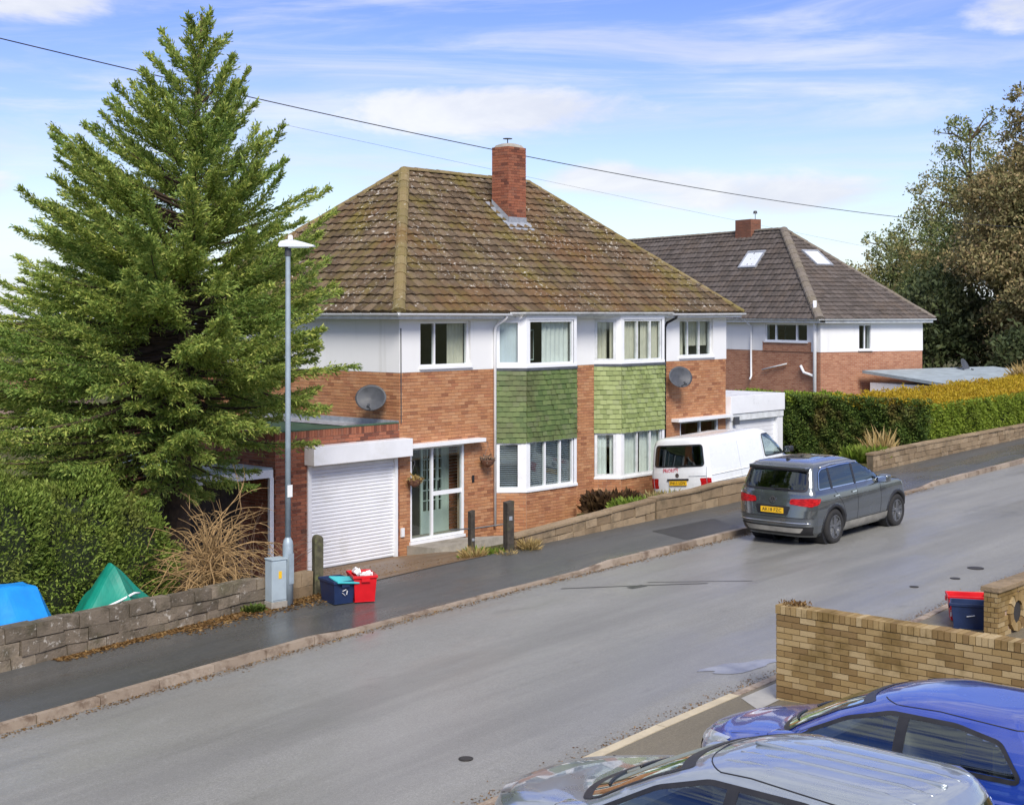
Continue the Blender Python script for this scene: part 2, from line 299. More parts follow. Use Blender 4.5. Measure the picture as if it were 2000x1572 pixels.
# ------------------------------------------------------------------ mesh helpers
class MB:
    """collects shapes; build() links them as ONE mesh object"""
    def __init__(s): s.v = []; s.f = []
    def add(s, vs, fs):
        o = len(s.v); s.v += [tuple(p) for p in vs]; s.f += [tuple(i + o for i in q) for q in fs]; return s
    def box(s, x0, x1, y0, y1, z0, z1, mat=None):
        vs = [(x, y, z) for z in (z0, z1) for y in (y0, y1) for x in (x0, x1)]
        if mat is not None: vs = [mat @ Vector(p) for p in vs]
        return s.add(vs, ((0, 2, 3, 1), (4, 5, 7, 6), (0, 1, 5, 4), (2, 6, 7, 3), (0, 4, 6, 2), (1, 3, 7, 5)))
    def bar(s, a, b, w, h, up=(0, 0, 1)):
        a, b = Vector(a), Vector(b); d = (b - a).normalized(); up = Vector(up)
        if abs(d.dot(up)) > .99: up = Vector((1, 0, 0))
        x = d.cross(up).normalized() * w / 2; y = x.cross(d).normalized() * h / 2
        return s.add([p + i * x + j * y for p in (a, b) for j in (-1, 1) for i in (-1, 1)], ((0, 1, 3, 2), (4, 6, 7, 5), (0, 4, 5, 1), (2, 3, 7, 6), (0, 2, 6, 4), (1, 5, 7, 3)))
    def tube(s, pts, rad, n=8, cap=True):
        pts = [Vector(p) for p in pts]; rad = rad if isinstance(rad, (list, tuple)) else [rad] * len(pts); o = len(s.v); up = None
        for i, p in enumerate(pts):
            d = (pts[min(i + 1, len(pts) - 1)] - pts[max(i - 1, 0)]).normalized()
            if up is None: up = Vector((0, 0, 1)) if abs(d.z) < .9 else Vector((1, 0, 0))
            x = d.cross(up).normalized(); y = x.cross(d).normalized(); up = y
            s.v += [tuple(p + (x * math.cos(a) + y * math.sin(a)) * rad[i]) for a in (2 * math.pi * k / n for k in range(n))]
        for i in range(len(pts) - 1):
            for k in range(n): s.f.append((o + i * n + k, o + i * n + (k + 1) % n, o + (i + 1) * n + (k + 1) % n, o + (i + 1) * n + k))
        if cap: s.f.append(tuple(o + k for k in reversed(range(n)))); s.f.append(tuple(o + (len(pts) - 1) * n + k for k in range(n)))
        return s
    def lathe(s, prof, n=24, mat=None):   # prof: (r, h) about local Z
        o = len(s.v)
        for r, h in prof:
            for k in range(n):
                p = Vector((r * math.cos(2 * math.pi * k / n), r * math.sin(2 * math.pi * k / n), h)); s.v.append(tuple(mat @ p if mat is not None else p))
        for i in range(len(prof) - 1):
            for k in range(n): s.f.append((o + i * n + k, o + i * n + (k + 1) % n, o + (i + 1) * n + (k + 1) % n, o + (i + 1) * n + k))
        if prof[0][0] > 1e-4: s.f.append(tuple(o + k for k in reversed(range(n))))
        if prof[-1][0] > 1e-4: s.f.append(tuple(o + (len(prof) - 1) * n + k for k in range(n)))
        return s
    def prism(s, poly, h0, h1, mat=None, axis=2):   # polygon in the two other axes, extruded along axis
        def p3(a, b, h): return {2: (a, b, h), 1: (a, h, b), 0: (h, a, b)}[axis]
        n = len(poly); vs = [p3(a, b, h0) for a, b in poly] + [p3(a, b, h1) for a, b in poly]
        if mat is not None: vs = [mat @ Vector(p) for p in vs]
        return s.add(vs, [tuple(reversed(range(n))), tuple(range(n, 2 * n))] + [(i, (i + 1) % n, n + (i + 1) % n, n + i) for i in range(n)])
    def grid(s, fn, nu, nv):
        return s.add([fn(i / nu, j / nv) for j in range(nv + 1) for i in range(nu + 1)], [(j * (nu + 1) + i, j * (nu + 1) + i + 1, (j + 1) * (nu + 1) + i + 1, (j + 1) * (nu + 1) + i) for j in range(nv) for i in range(nu)])
    def build(s, name, mat, parent=None, smooth=False, bevel=0, loc=None, rot=None, fixn=True):
        me = bpy.data.meshes.new(name); me.from_pydata(s.v, [], s.f)
        if fixn or bevel:
            bm = bmesh.new(); bm.from_mesh(me)
            if bevel: bmesh.ops.bevel(bm, geom=list(bm.edges), offset=bevel, segments=2, affect='EDGES', profile=.6)
            bmesh.ops.recalc_face_normals(bm, faces=bm.faces); bm.to_mesh(me); bm.free()
        if smooth:
            me.shade_smooth() if smooth is True else me.shade_smooth()
        me.materials.append(M(mat)); return link(me, name, parent, loc, rot)
def link(me, name, parent=None, loc=None, rot=None):
    o = bpy.data.objects.new(name, me); COL.objects.link(o); o.parent = parent
    if loc is not None: o.location = loc
    if rot is not None: o.rotation_euler = rot
    return o
def tag(o, label=None, cat=None, group=None, kind=None):
    if label: o['label'] = label
    if cat: o['category'] = cat
    if group: o['group'] = group
    if kind: o['kind'] = kind
    return o
def thing(name, label, cat, loc=(0, 0, 0), rz=0.0, group=None):
    o = bpy.data.objects.new(name, None); COL.objects.link(o); o.empty_display_size = .2
    o.location = loc; o.rotation_euler = (0, 0, rz); return tag(o, label, cat, group)
def copy_tree(o, parent=None):
    c = o.copy(); COL.objects.link(c); c.parent = parent
    for k in o.children: copy_tree(k, c)
    return c
def np_mesh(name, V, F, mat, parent=None, loc=None, smooth=False, kind=None):
    """fast mesh from numpy; F is (n,3) or (n,4)"""
    V = np.asarray(V, np.float32); F = np.asarray(F, np.int32); k = F.shape[1]
    me = bpy.data.meshes.new(name); me.vertices.add(len(V)); me.vertices.foreach_set('co', V.ravel())
    me.loops.add(F.size); me.loops.foreach_set('vertex_index', F.ravel()); me.polygons.add(len(F))
    me.polygons.foreach_set('loop_start', np.arange(0, F.size, k, dtype=np.int32)); me.polygons.foreach_set('loop_total', np.full(len(F), k, np.int32))
    me.update(calc_edges=True); me.validate()
    if smooth: me.shade_smooth()
    me.materials.append(M(mat)); o = link(me, name, parent, loc)
    if kind: o['kind'] = kind
    return o
def pieces(parent, name, many, items, mat, limit=300, key=None):
    """items: list of (verts in parent space, faces). The `limit` nearest to the camera become parts of their own, the rest one part."""
    pw = parent.matrix_world if False else world_of(parent)
    cw = Vector(CAM)
    def dist(it):
        c = Vector((0, 0, 0))
        for p in it[0]: c += Vector(p)
        return (pw @ (c / len(it[0])) - cw).length
    items = sorted(items, key=key or dist)
    cache = {}
    for vs, fs in items[:limit]:
        vs = [Vector(p) for p in vs]; o = vs[0].copy(); sig = (tuple((round(c, 3) for p in vs for c in (p - o))), tuple(fs))
        me = cache.get(sig)
        if me is None:
            me = bpy.data.meshes.new(name); me.from_pydata([tuple(p - o) for p in vs], [], fs); me.materials.append(M(mat)); cache[sig] = me
        link(me, name, parent, o)
    rest = items[limit:]
    if rest:
        mb = MB()
        for vs, fs in rest: mb.add(vs, fs)
        me = bpy.data.meshes.new(many); me.from_pydata(mb.v, [], mb.f); me.materials.append(M(mat)); tag(link(me, many, parent), kind='stuff')
def world_of(o):
    m = Matrix.LocRotScale(o.location, o.rotation_euler.to_quaternion(), o.scale)
    return world_of(o.parent) @ m if o.parent else m
BF = ((0, 2, 3, 1), (4, 5, 7, 6), (0, 1, 5, 4), (2, 6, 7, 3), (0, 4, 6, 2), (1, 3, 7, 5))
BF5 = ((4, 5, 7, 6), (0, 1, 5, 4), (2, 6, 7, 3), (0, 4, 6, 2), (1, 3, 7, 5))
def bv(x0, x1, y0, y1, z0, z1): return [(x, y, z) for z in (z0, z1) for y in (y0, y1) for x in (x0, x1)]
def bricks(p0, p1, z0, z1, holes=(), bl=.225, bh=.075, d=.012, j=.01, jit=.0, rough=0.0, zfun=None, start=0, inset=.03):
    """brick boxes standing proud of the wall plane p0->p1 (outward normal to the right of p0->p1); holes in (s, z)"""
    p0, p1 = Vector((*p0, 0)), Vector((*p1, 0)); L = (p1 - p0).length; e = (p1 - p0) / L; n = Vector((e.y, -e.x, 0)); out = []
    rows = int(round((z1 - z0) / bh)); bh = (z1 - z0) / rows
    for i in range(rows):
        a, b = z0 + i * bh + j / 2, z0 + (i + 1) * bh - j / 2; s = -(bl / 2 if (i + start) % 2 else 0)
        zc = (a + b) / 2
        hs = sorted((h0, h1) for h0, h1, k0, k1 in holes if k0 < zc < k1)
        while s < L - .01:
            lens = bl * (1 + (random.uniform(-rough, rough) if rough else 0))
            q0, q1 = max(s, 0) + j / 2, min(s + lens, L) - j / 2; s += lens
            segs = [(q0, q1)]
            for h0, h1 in hs:
                ns = []
                for a0, a1 in segs:
                    if h1 <= a0 or h0 >= a1: ns.append((a0, a1)); continue
                    if h0 - a0 > .03: ns.append((a0, h0 - .004))
                    if a1 - h1 > .03: ns.append((h1 + .004, a1))
                segs = ns
            for a0, a1 in segs:
                if a1 - a0 < .025: continue
                o = d + random.uniform(-jit, jit); zz = zfun((p0 + e * (a0 + a1) / 2)) if zfun else 0
                out.append(([p0 + e * s_ + n * y + Vector((0, 0, z + zz)) for z in (a, b) for y in (-inset, o) for s_ in (a0, a1)], BF))
    return out
def holed_wall(mb, p0, p1, z0, z1, th, holes=()):
    """solid wall of thickness th behind the plane p0->p1, with rectangular holes (s0,s1,z0,z1)"""
    p0, p1 = Vector((*p0, 0)), Vector((*p1, 0)); L = (p1 - p0).length; e = (p1 - p0) / L; n = Vector((e.y, -e.x, 0))
    S = sorted({0, L, *[k for h in holes for k in h[:2] if 0 < k < L]}); Z = sorted({z0, z1, *[k for h in holes for k in h[2:] if z0 < k < z1]})
    for a, b in zip(S, S[1:]):
        run = None
        for c, d in zip(Z, Z[1:]):
            m = ((a + b) / 2, (c + d) / 2); solid = not any(h[0] < m[0] < h[1] and h[2] < m[1] < h[3] for h in holes)
            if solid: run = (run[0], d) if run else (c, d)
            if (not solid or d == Z[-1]) and run:
                mb.add([p0 + e * s + n * y + Vector((0, 0, z)) for z in run for y in (-th, 0) for s in (a, b)], BF); run = None
    return mb
def frame_of(p0, p1):
    p0, p1 = Vector((*p0, 0)), Vector((*p1, 0)); L = (p1 - p0).length; e = (p1 - p0) / L; n = Vector((e.y, -e.x, 0))
    return L, Matrix(((e.x, n.x, 0, p0.x), (e.y, n.y, 0, p0.y), (0, 0, 1, 0), (0, 0, 0, 1)))   # local x along, y outward, z up
def window(parent, p0, p1, z0, z1, divs=(), fw=.06, mw=.05, off=-.06, frame='upvc', arch=False, sill=True, gl='pane', trans=(), name='window'):
    L, m = frame_of(p0, p1); mb = MB(); dp = .07
    mb.box(0, L, off - dp, off, z0, z0 + fw, m).box(0, L, off - dp, off, z1 - fw, z1, m).box(0, fw, off - dp, off, z0 + fw, z1 - fw, m).box(L - fw, L, off - dp, off, z0 + fw, z1 - fw, m)
    xs = [fw] + [k for d in divs for k in (d * L - mw / 2, d * L + mw / 2)] + [L - fw]
    for d in divs: mb.box(d * L - mw / 2, d * L + mw / 2, off - dp, off, z0 + fw, z1 - fw, m)
    for (k, zz) in trans: mb.box(xs[2 * k], xs[2 * k + 1], off - dp, off, zz - mw / 2, zz + mw / 2, m)
    w = mb.build(name, frame, parent)
    for i in range(0, len(xs), 2): MB().box(xs[i] - .004, xs[i + 1] + .004, off - dp * .6, off - dp * .6 + .008, z0 + fw - .004, z1 - fw + .004, m).build('pane', gl, w)
    if sill: MB().box(-.04, L + .04, off - .02, .07, z0 - .045, z0 - .002, m).build('sill', 'upvc', w)
    return w
def curtain(parent, p0, p1, z0, z1, s0, s1, mat='curtain', back=.22, amp=.025, wl=.11):
    L, m = frame_of(p0, p1); mb = MB(); n = max(8, int((s1 - s0) * L / .02))
    mb.grid(lambda a, b: m @ Vector(((s0 + (s1 - s0) * a) * L, -back - amp * math.sin(2 * math.pi * (s1 - s0) * a * L / wl) * (1.15 - .3 * b), z0 + (z1 - z0) * b)), n, 2)
    return mb.build('curtain', mat, parent, smooth=True, fixn=False)
# ---------------- roof tiles on a slope
def tile_shape(w, l, th=.028, roll=.022, seg=4):
    """a tile lying in local x (across), y (up the slope), z (normal)"""
    top = []
    for k in range(seg + 1):
        x = w * k / seg; top.append((x, roll * (0.5 - 0.5 * math.cos(2 * math.pi * k / seg * 1.0))))
    vs = []; 
    for y, h in ((0, th), (l, .004)):
        vs += [(x, y, h + b) for x, b in top]
    vs += [(x, 0, -.012) for x, b in top]
    n = seg + 1
    fs = [(k, k + 1, n + k + 1, n + k) for k in range(seg)] + [(2 * n + k, 2 * n + k + 1, k + 1, k) for k in range(seg)]
    return vs, fs
def tile_slope(org, ex, ey, width, slope_len, gauge, w, left, right, th=.03, roll=.022, seed=1, seg=4, stag=0):
    """tiles in courses; left(y), right(y) bound the slope at height y along it"""
    rr = random.Random(seed); org, ex, ey = Vector(org), Vector(ex).normalized(), Vector(ey).normalized(); ez = ex.cross(ey).normalized(); out = []
    base, fs = tile_shape(w - .004, gauge + .07, th, roll, seg); nrow = int(slope_len / gauge)
    for i in range(nrow + 1):
        y0 = i * gauge
        if y0 > slope_len - .05: break
        a, b = left(y0), right(y0); x = a - (stag * (i % 2) * w / 2) - rr.uniform(0, .01) - (0 if stag else (a % w))
        while x < b:
            if x + w > a + .02:
                jz = rr.uniform(-.004, .006); jy = rr.uniform(-.008, .008); vs = []
                tw = rr.uniform(-.004, .004)
                for (px, py, pz) in base:
                    yy = min(y0 + py + jy, slope_len + .02); xx = min(max(x + px, left(yy)), right(yy))
                    vs.append(org + ex * xx + ey * yy + ez * (pz + jz + tw * px / w))
                out.append((vs, fs))
            x += w
    return out
def ridge_tiles(parent, a, b, mat, name='ridge_tile', rad=.13, l=.42, n=6, sag=0.0):
    a, b = Vector(a), Vector(b); L = (b - a).length; k = max(1, round(L / l)); d = (b - a) / L; up = Vector((0, 0, 1)); x = d.cross(up).normalized(); y = x.cross(d).normalized(); st = L / k
    me = None
    for i in range(k):
        p = a + d * (i * st); r0 = rad * random.uniform(.97, 1.05)
        if me is None:
            vs = []; fs = []
            for (s, rr) in ((-.02, rad * 1.08), (st * .5, rad), (st + .01, rad * .94)):
                vs += [d * s + (x * math.cos(t) + y * (math.sin(t) * .75 - .25)) * rr for t in (math.pi * q / n for q in range(n + 1))]
            m = n + 1
            for r in range(2): fs += [(r * m + q, r * m + q + 1, (r + 1) * m + q + 1, (r + 1) * m + q) for q in range(n)]
            fs.append(tuple(range(m)))
            me = bpy.data.meshes.new(name); me.from_pydata([tuple(v) for v in vs], [], fs); me.materials.append(M(mat))
        link(me, name, parent, p + Vector((0, 0, random.uniform(-.006, .008))))
# ---------------- leaves
def leaf_mesh(name, P, D, length, width, mat, parent=None, kind=None, jit=.6, bend=0.0, up=None):
    """P: (n,3) leaf bases, D: (n,3) directions. Each leaf is a pointed quad (two triangles)"""
    n = len(P); P = np.asarray(P, float); D = np.asarray(D, float) + rng.normal(0, jit, (n, 3)); D /= np.linalg.norm(D, axis=1, keepdims=True) + 1e-9
    A = rng.normal(0, 1, (n, 3)); 
    if up is not None: A = A * .35 + np.asarray(up)
    S = np.cross(D, A); S /= np.linalg.norm(S, axis=1, keepdims=True) + 1e-9
    ln = (length * rng.uniform(.65, 1.3, n))[:, None] if np.isscalar(length) else (length * rng.uniform(.65, 1.3, n))[:, None]
    wd = ln * width
    Nn = np.cross(D, S)
    V = np.empty((n, 4, 3)); V[:, 0] = P; V[:, 1] = P + D * ln * .5 + S * wd * .5 + Nn * ln * bend; V[:, 2] = P + D * ln; V[:, 3] = P + D * ln * .5 - S * wd * .5 + Nn * ln * bend
    F = np.arange(4 * n).reshape(n, 4)
    return np_mesh(name, V.reshape(-1, 3), F, mat, parent, kind=kind)
# ------------------------------------------------------------------ ground, road, pavements
_RU = [-90, -60, -30, -20, -13.5, -11, -8.2, -5.5, -3.5, 0, 3.4, 7, 11, 18, 26, 40, 90, 200]
_RZ = [-3.4, -2.0, -.52, -.02, .28, .40, .535, .63, .69, .75, .815, .89, .975, 1.16, 1.38, 1.85, 3.3, 5.0]
def rz(u): return float(np.interp(u, _RU, _RZ))
def drop(u):      # dropped kerb at the driveway
    a = min(max((u + 8.3) / .9, 0), 1); b = min(max((-1.2 - u) / .9, 0), 1); c = min(max((u - 7.6) / .9, 0), 1); d = min(max((12.6 - u) / .9, 0), 1)
    return min(1, min(a, b) + min(c, d))
def kz(u): return rz(u) + .115 - .075 * drop(u)
def pz(u): return rz(u) + .12       # pavement at its back edge
def bend(u): return -.00022 * max(u - 8, 0) ** 2 * (1 if u < 60 else 60 / u)     # the street bears gently towards the near side further on
KV, WV = -7.0, -4.8                  # kerb line and boundary wall line
def hz(u): return float(np.interp(u, [-60, -14, -6, -3.6, 2.5, 5.5, 8, 12, 18, 40, 90], [-1.6, .05, .0, -.03, -.03, .25, .42, .45, .8, 1.2, 2.0]))
def gz(u, v):
    b = bend(u); v = v - b
    if v < -13.4: return rz(u) + (.045 if v < -16 else -.12)
    if v < WV - .15: return rz(u) - .2
    if v < 0: 
        k = (v - WV) / -WV; k = min(max(k, 0), 1)
        if u > 5.6:   # the neighbour's hard standing lies lower and falls to the house
            q = min(1, (u - 5.6) / 1.2) * (1 if u < 16.5 else max(0, (18 - u) / 1.5)); zz = float(np.interp(v, [WV, -4.3, 0], [pz(u) - .06, .60 + .02 * (u - 8), .22 + .03 * (u - 8)])); return zz * q + ((pz(u) - .06) * (1 - k) + (hz(u) - .03) * k) * (1 - q)
        return (pz(u) - .06) * (1 - k) + (hz(u) - .03) * k
    return hz(u) - .03 - .03 * max(v - 9, 0) if v < 120 else hz(u) - 3.36 - .004 * (v - 120)
us = [-900, -400, -150, -90, -60, -45, -32, -26] + [-22 + i * .75 for i in range(80)] + [40, 46, 55, 70, 90, 130, 200, 400, 900, 2000]
vsn = [-600, -200, -80, -50, -35, -28, -24, -20, -17, -15, -13.9, -13.41, -13.39, -10, -7, -4.96, -4.94, -4.8, -4.4, -3.8, -3.2, -2.4, -1.6, -.8, 0, .8, 2, 4, 7, 10, 15, 25, 40, 60, 90, 125, 200, 400, 900, 2500]
mb = MB(); mb.add([(u, v + bend(u), gz(u, v + bend(u))) for v in vsn for u in us], [(j * len(us) + i, j * len(us) + i + 1, (j + 1) * len(us) + i + 1, (j + 1) * len(us) + i) for j in range(len(vsn) - 1) for i in range(len(us) - 1)])
tag(mb.build('ground', 'soil', smooth=True, fixn=False), 'dark soil and rough grass of the plots', kind='structure')
def strip(name, mat, u0, u1, va, vb, za, zb, nv=4, label=None, step=.5, crown=0.0):
    n = max(2, int((u1 - u0) / step)); mb = MB()
    def fn(a, b):
        u = u0 + (u1 - u0) * a; v = va + (vb - va) * b; return (u, v + bend(u), za(u) * (1 - b) + zb(u) * b + crown * 4 * b * (1 - b))
    mb.grid(fn, n, nv); o = mb.build(name, mat, smooth=True, fixn=False); return tag(o, label, kind='structure')
strip('road', 'asphalt', -80, 160, -13.45, -6.95, rz, rz, 10, 'wet grey asphalt road sloping up past the houses', crown=.05)
def pav_in(u): return kz(u) - .004
strip('pavement', 'pavement', -80, 160, -6.87, -4.78, pav_in, pz, 4, 'dark wet tarmac pavement in front of the houses')
# repaired patch in the pavement and a slim one by the road
def patch(name, mat, quad, lift, zf, label):
    mb = MB(); q = [Vector((*p, 0)) for p in quad]
    def fn(a, b):
        p = (q[0] * (1 - a) + q[1] * a) * (1 - b) + (q[3] * (1 - a) + q[2] * a) * b; return (p.x, p.y, zf(p.x, p.y) + lift)
    mb.grid(fn, 8, 6); return tag(mb.build(name, mat, smooth=True, fixn=False), label, kind='structure')
def pavz(u, v): k = min(max((v + 6.87) / 2.09, 0), 1); return pav_in(u) * (1 - k) + pz(u) * k
def roadz(u, v): b = min(max((v + 13.45) / 6.5, 0), 1); return rz(u) + .05 * 4 * b * (1 - b)
patch('pavement_patch', 'pavement_patch', ((1.55, -6.80), (3.55, -6.78), (4.1, -5.75), (1.95, -5.65)), .005, pavz, 'darker square of newer tarmac in the pavement')
# kerb stones, each its own piece
kerb = tag(bpy.data.objects.new('kerb', None), 'worn brown kerb stones along the far side of the road', kind='structure'); COL.objects.link(kerb)
def kerb_run(parent, u0, u1, va, vb, zt, mat, l=.915, name='kerb_stone', low=.25):
    u = u0
    while u < u1:
        e = min(u + l, u1); g = .006; vs = []
        j = random.uniform(-.008, .008); jz = random.uniform(-.006, .004)
        for z in (0, 1):
            for v in (va, vb):
                for q in (u + g, e - g): vs.append((q, v + bend(q) + j, (zt(q) + jz if z else rz(q) - low)))
        # chamfered road edge
        vs[4] = (vs[4][0], vs[4][1] + .018, vs[4][2]); vs[5] = (vs[5][0], vs[5][1] + .018, vs[5][2])
        me = bpy.data.meshes.new(name); me.from_pydata(vs, [], BF); me.materials.append(M(mat)); link(me, name, parent); u = e
kerb_run(kerb, -24, 42, KV, KV + .13, kz, 'kerb')
# silt and leaf crumbs lying in the gutter line
# near side: kerb, pavement crossover, driveway
near_kerb = tag(bpy.data.objects.new('near_kerb', None), 'low kerb on the near side of the road', kind='structure'); COL.objects.link(near_kerb)
def nk(u): return rz(u) + .022 + .06 * min(max((u + 1.5) / 1.5, 0), 1)
kerb_run(near_kerb, -24, -10.1, -13.50, -13.36, nk, 'kerb')
kerb_run(near_kerb, -10.1, -6.9, -13.50, -13.34, lambda u: nk(u) + .006, 'kerb_pale', l=1.6)
kerb_run(near_kerb, -6.9, 24, -13.50, -13.36, nk, 'kerb')
def nz(u): return rz(u) + .075 + float(np.interp(u, [-30, -20, -14, -10, -6, 0], [0, .14, .17, .08, .02, 0]))
strip('near_pavement', 'near_pave', -70, 120, -15.6, -13.495, nz, lambda u: nk(u) - .004, 4, 'pale gritty pavement on the near side')
strip('near_driveway', 'near_pave', -22, -6.9, -30, -15.6, lambda u: nz(u) + .005, nz, 6, 'tarmac drive under the parked cars')
patch('cover_slab', 'slab_grey', ((-7.35, -14.05), (-5.55, -14.0), (-5.45, -13.58), (-7.0, -13.58)), .006, lambda u, v: np.interp(v, [-15.6, -13.495], [nz(u), nk(u) - .004]), 'smooth grey slab let into the near pavement')
def drz(u, v): k = min(max((v - WV) / -WV, 0), 1); return (pz(u) + .004) * (1 - k) + .0 * k
mb = MB()
def _dw(a, b):
    v = WV - .02 + (0 - WV - .02) * b; u = -6.45 + (-6.45 * 0 + (4.15 + 2.0 * min(1, b * 1.6))) * a; return (u, v, drz(u, v) + .004)
mb.grid(_dw, 10, 12)
tag(mb.build('driveway', 'driveway', smooth=True, fixn=False), 'brown mossy driveway dropping to the white garage door', kind='structure')
# iron covers in the road
for i, (u, v, r_, lab) in enumerate(((-10.75, -12.32, .085, 'small round iron cover in the road near the grey car bonnet'), (2.69, -12.40, .15, 'oval iron cover in the road, upper of three by the right'), (.47, -12.28, .08, 'small iron cover in the road above the brick wall'), (1.59, -12.51, .09, 'little dark cover in the road beside the near kerb'))):
    cv = thing('iron_cover', lab, 'drain cover', (u, v, roadz(u, v)), 0, 'iron covers set in the road')
    MB().lathe([(r_, -.02), (r_, .007), (r_ * .86, .008), (r_ * .84, .004), (0, .004)], 20).build('rim', 'iron', cv); MB().lathe([(r_ * .82, .0), (r_ * .82, .009), (0, .009)], 20).build('lid', 'iron', cv)

# puddle with its pale reflection put into the colour, by the near kerb, and an old trench seam in the road
def blob_patch(name, mat, c, rx, ry, rot, zf, label, n=28, seed=0, lift=.004):
    q = random.Random(seed); P = []
    for k in range(n): a = 2 * math.pi * k / n; r_ = 1 + .22 * math.sin(3 * a + seed) + .12 * math.sin(7 * a + 2 * seed) + q.uniform(-.06, .06); x, y = rx * r_ * math.cos(a), ry * r_ * math.sin(a); P.append((c[0] + x * math.cos(rot) - y * math.sin(rot), c[1] + x * math.sin(rot) + y * math.cos(rot)))
    mb = MB(); mb.add([(c[0], c[1], zf(*c) + lift)] + [(x, y, zf(x, y) + lift) for x, y in P], [(0, 1 + k, 1 + (k + 1) % n) for k in range(n)]); return tag(mb.build(name, mat, fixn=False), label, kind='structure')
blob_patch('puddle', 'puddle', (-5.75, -12.78), .62, .20, R(-20), roadz, 'shallow puddle by the near kerb', seed=1, lift=.006)
for (p_, q_, w_) in (((-3.4, -7.6), (-1.55, -9.4), .05), ((-2.1, -8.5), (-.9, -9.9), .035), ((-2.7, -8.55), (-2.35, -8.62), .16)):
    d_ = Vector((q_[0] - p_[0], q_[1] - p_[1], 0)).normalized(); n_ = Vector((-d_.y, d_.x, 0)) * w_ / 2
    patch('road_seam', 'pavement_patch', ((p_[0] + n_.x, p_[1] + n_.y), (q_[0] + n_.x, q_[1] + n_.y), (q_[0] - n_.x, q_[1] - n_.y), (p_[0] - n_.x, p_[1] - n_.y)), .004, roadz, 'dark tarred seam across the road')
# ------------------------------------------------------------------ the semi-detached pair
HW, HD, EZ, RZT, SPAN = 13.32, 8.30, 5.50, 9.30, 4.5
BZ = 4.14                                   # brick / white render line
house = thing('semi_detached_house', 'pair of brick semi-detached houses with green tile-hung bays under one mossy hipped roof', 'house')
BAYS = ((3.25, 3.80, 5.72, 6.24), (7.08, 7.60, 9.52, 10.07)); BV = -.5
FH = [(.65, 2.33, 4.24, 5.31), (3.25, 6.24, 4.16, 5.40), (7.08, 10.07, 4.16, 5.40), (10.95, 12.65, 4.24, 5.31), (.34, 2.12, .26, 2.42), (3.25, 6.24, 1.14, 2.36), (7.08, 10.07, 1.14, 2.36), (10.98, 12.92, .5, 2.42)]
mb = MB(); holed_wall(mb, (0, 0), (HW, 0), -.3, BZ, .22, FH); holed_wall(mb, (0, HD), (0, .22), -.3, BZ, .22); holed_wall(mb, (HW, .22), (HW, HD), -.3, BZ, .22); mb.box(0, HW, HD, HD + .22, -.3, EZ)
mb.build('wall', 'mortar', house, fixn=False)
bands = MB(); holed_wall(bands, (-.018, -.018), (HW + .018, -.018), BZ, EZ - .03, .22, [(a + .018, b + .018, c, d) for a, b, c, d in FH]); holed_wall(bands, (-.018, HD), (-.018, .202), BZ, EZ - .03, .2); holed_wall(bands, (HW + .018, .202), (HW + .018, HD), BZ, EZ - .03, .2)
rb = bands.build('render_band', 'render_white', house, fixn=False)
items = bricks((0, 0), (HW, 0), -.06, BZ, [(a, b, c, d) for a, b, c, d in FH]) + bricks((0, HD), (0, -.012), -.06, BZ, start=1)
for (a, b, c, d) in BAYS: items += bricks((b, BV), (c, BV), -.06, 1.12, start=1) + bricks((a, 0), (b - .004, BV - .004), -.06, 1.12) + bricks((c + .004, BV - .004), (d, 0), -.06, 1.12)
pieces(house, 'brick', 'brickwork', items, 'brick')
# rooms behind the windows
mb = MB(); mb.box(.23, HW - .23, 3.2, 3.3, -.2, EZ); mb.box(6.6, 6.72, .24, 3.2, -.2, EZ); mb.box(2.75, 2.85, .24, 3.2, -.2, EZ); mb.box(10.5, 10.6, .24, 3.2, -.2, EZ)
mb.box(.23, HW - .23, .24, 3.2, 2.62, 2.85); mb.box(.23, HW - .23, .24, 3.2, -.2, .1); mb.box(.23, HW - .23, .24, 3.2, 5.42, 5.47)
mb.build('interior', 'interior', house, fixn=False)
# ordinary first-floor windows
w = window(house, (.65, 0), (2.33, 0), 4.24, 5.31, (.32,)); curtain(house, (.65, 0), (2.33, 0), 4.24, 5.3, .66, .98)
w = window(house, (10.95, 0), (12.65, 0), 4.24, 5.31, (.30, .64), frame='upvc_worn')
curtain(house, (10.95, 0), (12.65, 0), 4.24, 5.3, .02, .3); curtain(house, (10.95, 0), (12.65, 0), 4.55, 5.3, .32, .98)
